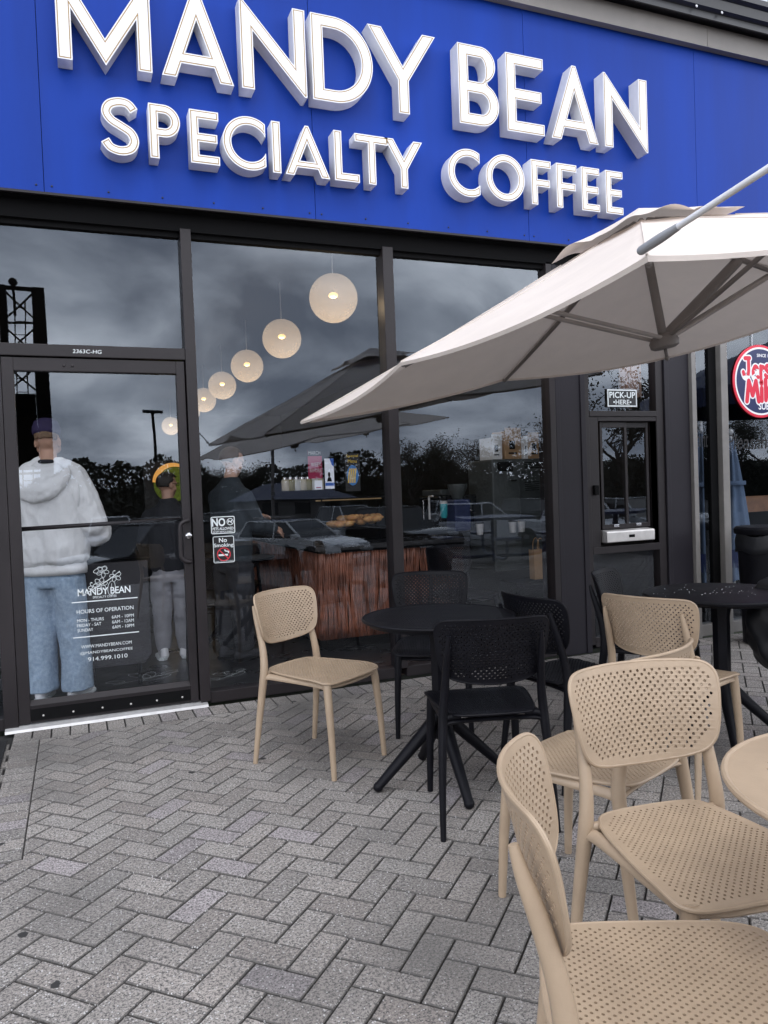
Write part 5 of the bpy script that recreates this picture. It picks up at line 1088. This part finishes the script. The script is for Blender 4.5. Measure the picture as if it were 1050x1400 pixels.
# -- the customer in black top, grey trousers and white trainers
def standing(label, loc, rz, s, top, trousers, shoe, arms, hy, tilt, glasses, hairm, legs=True):
    p = local_thing(label, loc, rz)
    b = MB()
    for sg in (-1, 1): b.capsule([(sg*.10, 0, .10), (sg*.095, .015, .50), (sg*.09, 0, .90)], [.042, .055, .08])
    b.capsule([(0, 0, .93), (0, .01, 1.15), (0, 0, 1.36)], [.12, .125, .12]); b.capsule([(-.11, 0, 1.39), (.11, 0, 1.39)], [.05, .05]); b.capsule([(0, 0, 1.43), (0, .015, 1.56), (0, .03, 1.60)], [.065, .055, .058])
    head_mesh(b, Vector((0, .04, 1.665)), hy, 1.05, tilt)
    for pts in arms: b.capsule([Vector(pts[0])*.93, pts[1], pts[2]], [.040, .040, .030])
    for pts in arms: hand(b, pts[2], Vector(pts[2])-Vector(pts[1]), pts[3], 1.0, .6)
    for sk in b.bm.verts: sk.co *= s
    putl('body', remeshed(b, .009*s+.001, 3), M['skin'], p)
    b = MB(); ellip_loft(b, [(0, 0, .84, .185, .135), (0, 0, .92, .188, .14), (0, 0, 1.1, .192, .142), (0, -.01, 1.3, .20, .145), (0, -.005, 1.42, .185, .12), (0, 0, 1.49, .10, .085), (0, .008, 1.535, .072, .07)])
    for pts in arms: b.capsule([(Vector(pts[0])*.97), pts[1], Vector(pts[1]).lerp(Vector(pts[2]), .86)], [.088, .070, .052])
    for sk in b.bm.verts: sk.co *= s
    putl('jacket' if glasses == 2 else 'top', folds(remeshed(b, .011, 3), .006, (8, 8, 5), 4), top, p)
    b = MB(); ellip_loft(b, [(0, 0, .74, .168, .13), (0, 0, .84, .17, .132), (0, 0, .90, .165, .128)])
    for sg in (-1, 1): ellip_loft(b, [(sg*.10, 0, .085, .062, .07), (sg*.10, 0, .16, .075, .085), (sg*.098, 0, .45, .088, .10), (sg*.095, 0, .68, .096, .115), (sg*.085, 0, .80, .10, .13)])
    for sk in b.bm.verts: sk.co *= s
    putl('trousers', folds(remeshed(b, .011, 3), .008, (9, 9, 7), 8), trousers, p)
    b = MB(); shoe_mb(b, -.10, .0, .15, 1.05); shoe_mb(b, .10, .02, -.15, 1.05)
    for sk in b.bm.verts: sk.co *= s
    sh_ = putl('shoes', remeshed(b, .008, 2), shoe, p); b = MB(); sole_mb(b, -.10, 0, .15, 1.05*s); sole_mb(b, .10, .02*s, -.15, 1.05*s); b.build('soles', M['decal'] if shoe == M['shoe'] else M['dark'], None).parent = sh_
    b = MB(); v = bmesh.ops.create_icosphere(b.bm, subdivisions=4, radius=.1)['verts']; bmesh.ops.scale(b.bm, vec=(.93, 1.10, 1.02), verts=v)
    bmesh.ops.delete(b.bm, geom=[q for q in b.bm.verts if (q.co.y > .02 and q.co.z < .055) or q.co.z < -.055 or (q.co.y > -.02 and q.co.z < .0)], context='VERTS'); bmesh.ops.solidify(b.bm, geom=b.bm.faces[:], thickness=.007)
    bmesh.ops.transform(b.bm, matrix=Matrix.Translation((0, .028, 1.692)) @ Matrix.Rotation(hy, 4, 'Z') @ Matrix.Rotation(-tilt, 4, 'X'), verts=b.bm.verts)
    for sk in b.bm.verts: sk.co *= s
    me = bpy.data.meshes.new('hair'); b.bm.to_mesh(me); b.bm.free(); putl('hair', me, hairm, p)
    if glasses:
        b = MB()
        for sg in (-1, 1):
            b.tube([(sg*.034+.022*math.cos(a*math.pi/6), .098, .016+.016*math.sin(a*math.pi/6)) for a in range(13)], .0024, 6); b.tube([(sg*.056, .096, .018), (sg*.084, .0, .015)], .0022, 6)
        b.tube([(-.012, .10, .018), (.012, .10, .018)], .0022, 6)
        bmesh.ops.transform(b.bm, matrix=Matrix.Translation((0, .04, 1.665)) @ Matrix.Rotation(hy, 4, 'Z') @ Matrix.Rotation(-tilt, 4, 'X'), verts=b.bm.verts)
        for sk in b.bm.verts: sk.co *= s
        me = bpy.data.meshes.new('glasses'); b.bm.to_mesh(me); b.bm.free(); putl('glasses', me, M['cblack'] if glasses == 1 else M['chrome'], p)
    return p
P2_ = G(232, 900, .004); s2 = .84
standing('person in black top, grey trousers and white trainers waiting inside, back turned', (P2_.x+.04, P2_.y, .004), R_(-8), s2, M['cloth'], M['trous'], M['shoe'],
         [[(.17, 0, 1.40), (.235, .03, 1.15), (.14, .25, 1.15), (-.6, .2, .3)], [(-.17, 0, 1.40), (-.235, .03, 1.15), (-.12, .26, 1.12), (.6, .2, .3)]], -.95, .1, 1, M['hair'])
q3 = W(313, 632, 1.25); s3 = q3.z/1.665
standing('person in dark jacket and glasses looking down at the counter beside the no pets sticker', (q3.x, 1.25, .004), R_(-62), s3, mat('blue_black_cloth', (.022, .030, .038), .9, 0, .2, 9, .3, 25), M['cloth'], M['cloth'],
         [[(.17, 0, 1.40), (.22, .10, 1.14), (.15, .34, 1.08), (-.5, .1, -.8)], [(-.17, 0, 1.40), (-.22, .12, 1.13), (-.14, .36, 1.17), (.5, .1, -.8)]], -.15, .32, 2, mat('brown_hair', (.05, .03, .02), .6, 0, .2, 60, .4, 200))

# ---------------------------------------------------------------- neighbour's room: folded blue parasols, wooden chairs
def folded(x, y, label, h=2.05, rb=.17):
    t = thing('folded_umbrella', label, 'umbrella', (x, y, 0), 0, 'folded blue umbrellas')
    b = MB(); n = 48; rings = []
    for i in range(22):
        u = i/21; z = h-u*(h-.32); r = .02+rb*(u**.8)*(1-.25*max(0, u-.8)*3)
        rings.append([b.bm.verts.new((x+r*(1+.16*math.sin(8*k*2*math.pi/n+u*1.5))*math.cos(k*2*math.pi/n), y+r*(1+.16*math.sin(8*k*2*math.pi/n+u*1.5))*math.sin(k*2*math.pi/n), z+.015*math.sin(8*k*2*math.pi/n))) for k in range(n)])
    for r0, r1 in zip(rings, rings[1:]):
        for k in range(n): b.bm.faces.new((r0[k], r0[(k+1) % n], r1[(k+1) % n], r1[k]))
    b.build('canopy', M['canvasblue'], t, True)
    b = MB(); b.tube([(x, y, .03), (x, y, h+.06)], .019, 10); b.ball((x, y, h+.07), .03, n=2); b.build('pole', M['silver'], t, 40)
    b = MB(); b.lathe([(.24, .004), (.24, .04), (.05, .07), (.04, .2)], 24, (x, y, 0)); b.build('base', M['dark'], t, 40)
    b = MB(); b.lathe([(.125, 1.22), (.128, 1.23), (.128, 1.25), (.125, 1.26)], 24, (x, y, 0), False); b.build('strap', M['canvasblue'], t, True)
    b = MB(); b.lathe([(rb*1.10, .45), (rb*1.12, .62)], 24, (x, y, 0), False)
    b.build('printed_band', M['navy'], t, True)
    return t
qf = W(955, 700, .62); folded(qf.x+.05, .62, 'folded pale blue umbrella behind the narrow pane next to the grey frame', 1.72)
qf = W(1003, 700, .75); folded(qf.x-.02, .75, 'folded pale blue umbrella behind the wide pane below the round sign', 1.66)
wc = thing('wooden_chair', 'wooden chair with slatted back inside the far window', 'chair', (6.35, 1.5, 0))
for xx in (-.19, .17):
    b = MB(); b.box(6.35+xx, 6.35+xx+.03, 1.30, 1.33, .005, .44); b.build('leg', M['dark'], wc); b = MB(); b.box(6.35+xx, 6.35+xx+.03, 1.66, 1.69, .005, .92); b.build('leg', M['dark'], wc)
b = MB(); b.box(6.13, 6.57, 1.28, 1.70, .441, .47, .006); b.build('seat', M['oak'], wc)
b = MB(); b.box(6.14, 6.56, 1.63, 1.657, .80, .94, .006); b.box(6.14, 6.56, 1.63, 1.657, .58, .70, .006); b.build('backrest', M['oak'], wc)
wb = thing('wooden_bench', 'long wooden bench back along the wall inside the far window', 'bench', (6.9, 2.4, 0))
b = MB(); b.box(5.9, 9.5, 2.4, 2.44, .85, 1.05, .006); b.build('backrest', M['oak'], wb); b = MB(); b.box(5.9, 9.5, 2.0, 2.4, .42, .46, .006); b.build('seat', M['oak'], wb)
for xx in (6.0, 7.6, 9.3): b = MB(); b.box(xx, xx+.06, 2.05, 2.38, .005, .42); b.build('leg', M['dark'], wb)
cu = thing('window_curtain', 'pale peach curtain hanging inside the pane above the serving hatch', 'curtain', (4.55, .18, 1.9))
b = MB(); n = 30; pts = [(4.42+.2*i/n, .20+.02*math.sin(i*1.25)) for i in range(n+1)]
for (xa_, ya_), (xb_, yb_) in zip(pts, pts[1:]): b.quad((xa_, ya_, 1.93+.05*math.sin(xa_*40)), (xb_, yb_, 1.93+.05*math.sin(xb_*40)), (xb_, yb_, 2.9), (xa_, ya_, 2.9))
bmesh.ops.remove_doubles(b.bm, verts=b.bm.verts, dist=1e-4); bmesh.ops.solidify(b.bm, geom=b.bm.faces[:], thickness=.004); b.build('cloth', mat('peach_curtain', (.62, .42, .33), .9, trans=.3), cu, True)
ZP = -1.05     # the car park lies about a metre below the shop's terrace
# ---------------------------------------------------------------- across the car park (seen as reflections)
def make_car(name, label, m, Lc=4.7, Wc=1.85, kind='suv'):
    t = thing(name, label, 'car', (0, 0, 0), 0, 'cars in the car park'); h = Lc/2
    hb, ht = (.98, 1.66) if kind == 'suv' else (.88, 1.42)
    def wheelcut(cx, r=.37): return [(cx-r*math.cos(a*math.pi/10), .30+r*math.sin(a*math.pi/10)) for a in range(11)]
    low = [(-h, .42), (-h+.05, .28)] + wheelcut(-h+.95) + [(h-1.0-.42, .26)] + wheelcut(h-.92) + [(h-.04, .30), (h, .52), (h-.06, hb-.20), (h-.35, hb-.08), (h-1.35, hb), (-h+.35, hb+.03), (-h+.06, hb-.1)]
    b = MB(); b.prism(low, -Wc/2, Wc/2, 'y', .06); b.build('body', m, t, 30)
    cab = [(-h+.28, hb+.02), (h-1.40, hb-.01), (h-2.15, ht-.03), (h-2.45, ht), (-h+.75, ht-.01), (-h+.5, ht-.12)]
    b = MB(); b.prism(cab, -Wc/2+.08, Wc/2-.08, 'y', .05)
    for v in b.bm.verts: v.co.y *= 1-.20*max(0, (v.co.z-hb))/(ht-hb)
    b.build('cabin_glass', M['carglass'], t, 30)
    b = MB(); b.box(-h+.68, h-2.2, -Wc/2+.24, Wc/2-.24, ht-.015, ht+.03, .02)
    for sg in (-1, 1):
        for (xa_, za_), (xb_, zb_) in (((h-1.40, hb), (h-2.2, ht)), ((-h+.28, hb+.02), (-h+.62, ht)), ((-.25, hb), (-.3, ht))):
            ya, yb = sg*(Wc/2-.075), sg*(Wc/2-.08)*.80; b.tube([(xa_, ya, za_), (xb_, yb, zb_)], .035, 6)
    b.build('roof', m, t)
    for xw in (-h+.95, h-.92):
        for sg in (-1, 1):
            b = MB(); b.lathe([(.20, -.11), (.33, -.11), (.345, -.08), (.345, .08), (.33, .11), (.20, .11)], 24)
            for v in b.bm.verts: v.co = (xw+v.co.x, sg*(Wc/2-.10)+v.co.z, .345+v.co.y)
            wh = b.build('wheel', M['tyre'], t, 40)
            b = MB(); b.lathe([(.19, -.10), (.20, .10), (.05, .115)], 10)
            for v in b.bm.verts: v.co = (xw+v.co.x, sg*(Wc/2-.10)+v.co.z*sg, .345+v.co.y)
            b.build('rim', M['chrome'], wh, 30)
    for sg in (-1, 1):
        b = MB(); b.box(h-.22, h-.015, sg*(Wc/2-.34)-.20, sg*(Wc/2-.34)+.20, hb-.26, hb-.15, .03); b.build('headlight', M['lampglass'], t, 40)
        b = MB(); b.box(-h+.0, -h+.10, sg*(Wc/2-.2)-.12, sg*(Wc/2-.2)+.12, hb-.25, hb-.06, .02); b.build('tail_light', M['red'], t, 40)
        b = MB(); b.box(h-1.62, h-1.45, sg*(Wc/2+.02)-.10, sg*(Wc/2+.02)+.10, hb+.02, hb+.15, .03); b.build('wing_mirror', m, t, 40)
    b = MB(); b.box(h-.06, h+.012, -.52, .52, .42, hb-.25, .02); b.build('grille', M['dark'], t)
    return t
def virt(px, py, yv, z=-.03):     # where a thing must stand to be mirrored at a pixel: it lies as far in front of the glass as its image lies behind
    q = W(px, py, yv); return q.x, .11-yv
GC = 'cars in the car park'
c1 = make_car('parked_car', 'white sedan parked nose-in facing the shop', M['cwhite'], 4.8, 1.88, 'sedan'); x_, y_ = virt(420, 740, 19); c1.location = (x_, y_-1.0, ZP); c1.rotation_euler = (0, 0, R_(62))
c2 = make_car('parked_car', 'white crossover parked across from the serving hatch', mat('white_car_paint_b', (.74, .75, .78), .22), 4.6, 1.84, 'suv'); x_, y_ = virt(682, 740, 21); c2.location = (x_, y_-.8, ZP); c2.rotation_euler = (0, 0, R_(25))
c3 = make_car('parked_car', 'black four wheel drive parked between the white cars', M['cblack'], 4.9, 1.95, 'suv'); x_, y_ = virt(565, 740, 20); c3.location = (x_, y_-1.2, ZP); c3.rotation_euler = (0, 0, R_(80))
c4 = dup(c3, (0, 0, 0), 0, 'black four wheel drive parked opposite the entrance door', GC); x_, y_ = virt(205, 760, 15); c4.location = (x_, y_-1.2, ZP); c4.rotation_euler = (0, 0, R_(150))
c5 = make_car('parked_car', 'silver estate car parked in the far row', M['csilver'], 4.7, 1.85, 'suv'); x_, y_ = virt(335, 700, 30); c5.location = (x_, y_, ZP); c5.rotation_euler = (0, 0, R_(95))
c6 = dup(c2, (0, 0, 0), 0, 'white crossover parked at the far right end of the car park', GC); x_, y_ = virt(775, 745, 19); c6.location = (x_+1.2, y_-.6, ZP); c6.rotation_euler = (0, 0, R_(100))
c7 = dup(c5, (0, 0, 0), 0, 'silver estate car parked opposite the serving hatch', GC); x_, y_ = virt(850, 740, 18); c7.location = (x_+1.5, y_-1, ZP); c7.rotation_euler = (0, 0, R_(85))
for k, (src, px, yv, rz, lb) in enumerate(((c3, 300, 26, 95, 'black four wheel drive in the far row beside the silver estate car'), (c5, 480, 28, 80, 'silver estate car in the far row behind the white sedan'), (c3, 250, 21, 60, 'black four wheel drive parked between the door and the low house'),
        (c5, 620, 30, 100, 'silver estate car in the far row behind the white crossover'), (c3, 740, 27, 85, 'black four wheel drive in the far row behind the white crossover'), (c2, 150, 27, 92, 'white crossover in the far row opposite the entrance door'), (c1, 905, 22, 70, 'white sedan parked opposite the neighbouring shop'))):
    o = dup(src, (0, 0, 0), 0, lb, GC); x_, y_ = virt(px, 700, yv); o.location = (x_, y_, ZP); o.rotation_euler = (0, 0, R_(rz))
# picnic tables on the paving behind the camera
def picnic(x, y, rz, label):
    t = thing('picnic_table', label, 'picnic table', (0, 0, 0), 0, 'navy steel picnic tables')
    b = MB(); b.prism(rrect(-.6, .6, -.6, .6, .12), .72, .765, 'z', .01); b.build('tabletop', M['navy'], t)
    b = MB(); b.tube([(0, 0, .02), (0, 0, .72)], .05, 10); b.build('column', M['navy'], t, 40)
    for k in range(4):
        a = k*math.pi/2; c_, s_ = math.cos(a), math.sin(a)
        b = MB(); b.tube(catmull([(c_*.05, s_*.05, .12), (c_*.5, s_*.5, .10), (c_*.85, s_*.85, .16), (c_*.92, s_*.92, .43)], 4), .028, 8); b.build('arm', M['navy'], t, 40)
        b = MB(); b.prism([(c_*.92+u*c_-v*s_, s_*.92+u*s_+v*c_) for u, v in rrect(-.17, .17, -.22, .22, .06)], .431, .465, 'z', .008); b.build('seat', M['navy'], t)
    t.location = (x, y, 0); t.rotation_euler = (0, 0, rz); return t
x_, y_ = virt(650, 760, 7.4); picnic(x_, -6.6, .3, 'navy steel picnic table with four fixed seats near the kerb')
x_, y_ = virt(745, 740, 8); picnic(x_+.6, -6.5, 1.0, 'navy steel picnic table further along the kerb')
# navy market umbrella in front of the neighbour's shop (its mirror image darkens the far window)
nu = thing('market_umbrella', 'navy market umbrella standing before the neighbouring shop, seen only as a reflection', 'umbrella', (9.4, -3.0, 0))
b = MB(); n_ = 8
for (r0, z0), (r1, z1) in (((.05, 3.15), (.9, 2.85)), ((.9, 2.85), (1.75, 2.45)), ((1.75, 2.45), (1.76, 2.2))):
    for k in range(n_):
        a0, a1 = k*2*math.pi/n_, (k+1)*2*math.pi/n_; P_ = lambda r, a, z: (9.4+r*math.cos(a), -3.0+r*math.sin(a), z); b.quad(P_(r0, a0, z0), P_(r0, a1, z0), P_(r1, a1, z1), P_(r1, a0, z1))
bmesh.ops.remove_doubles(b.bm, verts=b.bm.verts, dist=1e-4); b.build('canopy', M['navy'], nu)
b = MB(); b.tube([(9.4, -3.0, .05), (9.4, -3.0, 3.2)], .025, 10); b.build('pole', M['silver'], nu, 40)
b = MB(); b.lathe([(.3, .004), (.3, .06), (.06, .09)], 24, (9.4, -3.0, 0)); b.build('base', M['dark'], nu, 40)
# lamp post, sign pylon, houses
x_, y_ = virt(211, 620, 24)
lp = thing('lamp_post', 'tall thin car park lamp post standing among the parked cars', 'lamp post', (x_, y_, ZP)); b = MB(); b.tube([(x_, y_, ZP), (x_, y_, 4.4)], [.075, .05], 10); b.build('post', M['dark'], lp, 40)
b = MB(); b.box(x_-.35, x_+.35, y_-.12, y_+.12, 4.4, 4.5, .02); b.build('lamp_head', M['gutter'], lp)
xl, y_ = virt(9, 600, 13); xr, _ = virt(62, 600, 13); zt_ = W(30, 392, 13).z
py = thing('sign_pylon', 'black lattice pylon with two posts and cross bracing at the car park edge', 'pylon', ((xl+xr)/2, y_, 0))
for xx in (xl, xr): b = MB(); b.box(xx-.13, xx+.13, y_-.13, y_+.13, ZP, zt_, .01); b.build('post', M['dark'], py)
b = MB(); z = .4
while z < zt_-.5:
    b.tube([(xl, y_, z), (xr, y_, z+.75)], .022, 6); b.tube([(xr, y_, z), (xl, y_, z+.75)], .022, 6); b.tube([(xl, y_, z), (xr, y_, z)], .028, 6); z += .78
b.tube([(xl, y_, zt_-.03), (xr, y_, zt_-.03)], .05, 8); b.build('bracing', M['dark'], py)
xm = (xl+xr)/2; b = MB()
for xx in (xm-.1, xm+.1): b.tube([(xx, y_+.05, .2), (xx, y_+.05, zt_-.3)], .014, 6)
z = .3
while z < zt_-.4: b.tube([(xm-.1, y_+.05, z), (xm+.1, y_+.05, z)], .010, 6); z += .3
b.build('ladder', M['dark'], py)
b = MB(); b.tube([(xm-.1, y_, zt_-.6), (xm-.1, y_, zt_+.05)], .03, 6); b.ball((xm-.1, y_, zt_+.1), .09, n=2); b.build('beacon', M['dark'], py, True)
zq0, zq1 = W(40, 640, 13).z, W(40, 540, 13).z
b = MB(); b.box(xl+.14, xr-.14, y_-.06, y_-.02, zq0, zq1, .01); b.build('sky_blocker', M['dark'], py)  # added dark panel, blocks the reflected sky behind the hooded person's head
xh, y_ = virt(392, 660, 46)
ho = thing('low_house', 'low pale house with blue-grey hipped roof beyond the car park', 'house', (xh, y_, ZP))
b = MB(); b.box(xh-3, xh+3, y_-4, y_+4, ZP, .9); b.build('wall', M['render'], ho)
b = MB(); vs = [b.bm.verts.new(p) for p in ((xh-3.4, y_-4.5, .9), (xh+3.4, y_-4.5, .9), (xh+3.4, y_+4.5, .9), (xh-3.4, y_+4.5, .9), (xh-1.5, y_, 2.0), (xh+1.5, y_, 2.0))]
for f in ((0, 1, 5, 4), (1, 2, 5), (2, 3, 4, 5), (3, 0, 4), (3, 2, 1, 0)): b.bm.faces.new([vs[i] for i in f])
b.build('roof', M['roofb'], ho)
for k in range(3): b = MB(); b.box(xh-2.6+k*2.0, xh-1.6+k*2.0, y_+4.0, y_+4.04, .0, .7); b.build('window', M['carglass'], ho)
# trees
def make_tree(name, label, h, cr_, seed, leaves, bare):
    r = random.Random(seed); t = thing(name, label, 'tree', (0, 0, 0), 0, 'trees round the car park')
    b = MB(); tips = []
    def limb(p, d, l, rad, lv):
        q = p+d*l; m_ = p+d*l*.5+Vector((r.gauss(0, l*.05), r.gauss(0, l*.05), 0)); b.tube([p, m_, q], [rad, rad*.8, rad*.6], 6 if lv < 2 else 4); tips.append((q, lv))
        if lv >= (4 if bare else 3): return
        for k in range(r.choice((2, 3, 3)) if lv else 5):
            a = r.uniform(0, 6.28); el = r.uniform(.35, 1.0); nd_ = (d*el + Vector((math.cos(a), math.sin(a), r.uniform(-.1, .5)))*.75).normalized(); limb(p+d*l*r.uniform(.55, 1), nd_, l*r.uniform(.55, .75), rad*.5, lv+1)
    limb(Vector((0, 0, 0)), Vector((r.gauss(0, .04), r.gauss(0, .04), 1)).normalized(), h*.42, h*.022, 0); b.build('trunk', M['bark'], t, True)
    b = MB(); ends = [p for p, lv in tips if lv >= 2]
    for k in range(leaves):
        e_ = r.choice(ends); p = e_+Vector((r.gauss(0, 1), r.gauss(0, 1), r.gauss(0, .8)))*cr_; s_ = r.uniform(.04, .10)*h/8
        u = Vector((r.gauss(0, 1), r.gauss(0, 1), r.gauss(0, 1))).normalized(); v_ = u.cross(Vector((r.gauss(0, 1), r.gauss(0, 1), r.gauss(0, 1)))).normalized(); b.quad(p-u*s_, p+v_*s_*.6, p+u*s_, p-v_*s_*.6)
    me = bpy.data.meshes.new('crown'); b.bm.to_mesh(me); b.bm.free(); put('crown', me, M['leaf'], t)
    return t
trA = make_tree('tree', 'dense spring tree in the row beyond the car park, first from the pylon', 6.4, .42, 5, 6000, False); trB = make_tree('tree', 'tall half bare tree standing straight beyond the black four wheel drive', 9.0, .28, 9, 3600, True)
r2 = random.Random(21); first = {'a': True, 'b': True}
ord_ = ['first', 'second', 'third', 'fourth', 'fifth', 'sixth', 'seventh', 'eighth', 'ninth', 'tenth', 'eleventh', 'twelfth', 'thirteenth', 'fourteenth', 'fifteenth', 'sixteenth']
for k in range(14):
    x = -16+k*8.0+r2.uniform(-2, 2); y = -60-r2.uniform(0, 8)
    o = trA if k == 0 else dup(trA, (0, 0, 0), 0, 'dense spring tree in the row beyond the car park, %s from the pylon' % ord_[k], 'trees round the car park')
    s_ = r2.uniform(.75, 1.0); o.location = (x, y, ZP-.03); o.rotation_euler = (0, 0, r2.uniform(0, 6.28)); o.scale = (s_*1.7, s_*1.5, s_)
for k, (px, yv, s_) in enumerate(((560, 36, .66), (615, 32, .66), (690, 33, .70), (850, 30, 1.05), (760, 35, .72), (960, 30, .76), (1010, 33, .8), (1060, 28, .8))):
    x, y = virt(px, 640, yv); o = trB if k == 0 else dup(trB, (0, 0, 0), 0, 'tall half bare tree beyond the parked cars, %s from the black four wheel drive' % ord_[k], 'trees round the car park')
    o.location = (x, y, ZP-.03); o.rotation_euler = (0, 0, k*1.7); o.scale = (s_, s_, s_)
hd_ = MB(); r2 = random.Random(6)
for k in range(62000):
    x = r2.uniform(-45, 130); p = Vector((x, -60+r2.gauss(0, .8), ZP+r2.random()**.75*(4.9+.7*math.sin(x*.33)+.5*math.sin(x*.83+1)+.3*math.sin(x*2.1)))); s_ = r2.uniform(.11, .27); u = Vector((r2.gauss(0, 1), r2.gauss(0, 1), r2.gauss(0, 1))).normalized(); v_ = u.cross(Vector((r2.gauss(0, 1), r2.gauss(0, 1), r2.gauss(0, 1)))).normalized(); hd_.quad(p-u*s_, p+v_*s_*.7, p+u*s_, p-v_*s_*.7)
me = bpy.data.meshes.new('undergrowth'); hd_.bm.to_mesh(me); hd_.bm.free(); tag(put('undergrowth', me, M['leaf']), 'dark tangled undergrowth beyond the car park', 'undergrowth', kind='stuff')

# solid leaf-coloured ridge added behind the trees, closes the sky gaps
b = MB(); n_ = 90; rows_ = []
for (dy, f_) in ((0, 0), (-2.5, .75), (-6, 1.0), (-14, 1.0), (-24, .2)):
    rows_.append([b.bm.verts.new((-60+210*i/n_, -61.5+dy, -1.12+f_*(3.3+.55*math.sin(i*.5)+.45*math.sin(i*1.3+1)+.25*math.sin(i*2.7)))) for i in range(n_+1)])
for r0, r1 in zip(rows_, rows_[1:]):
    for i in range(n_): b.bm.faces.new((r0[i], r0[i+1], r1[i+1], r1[i]))
structure(b.build('backing_ridge', M['leaf'], None, True))
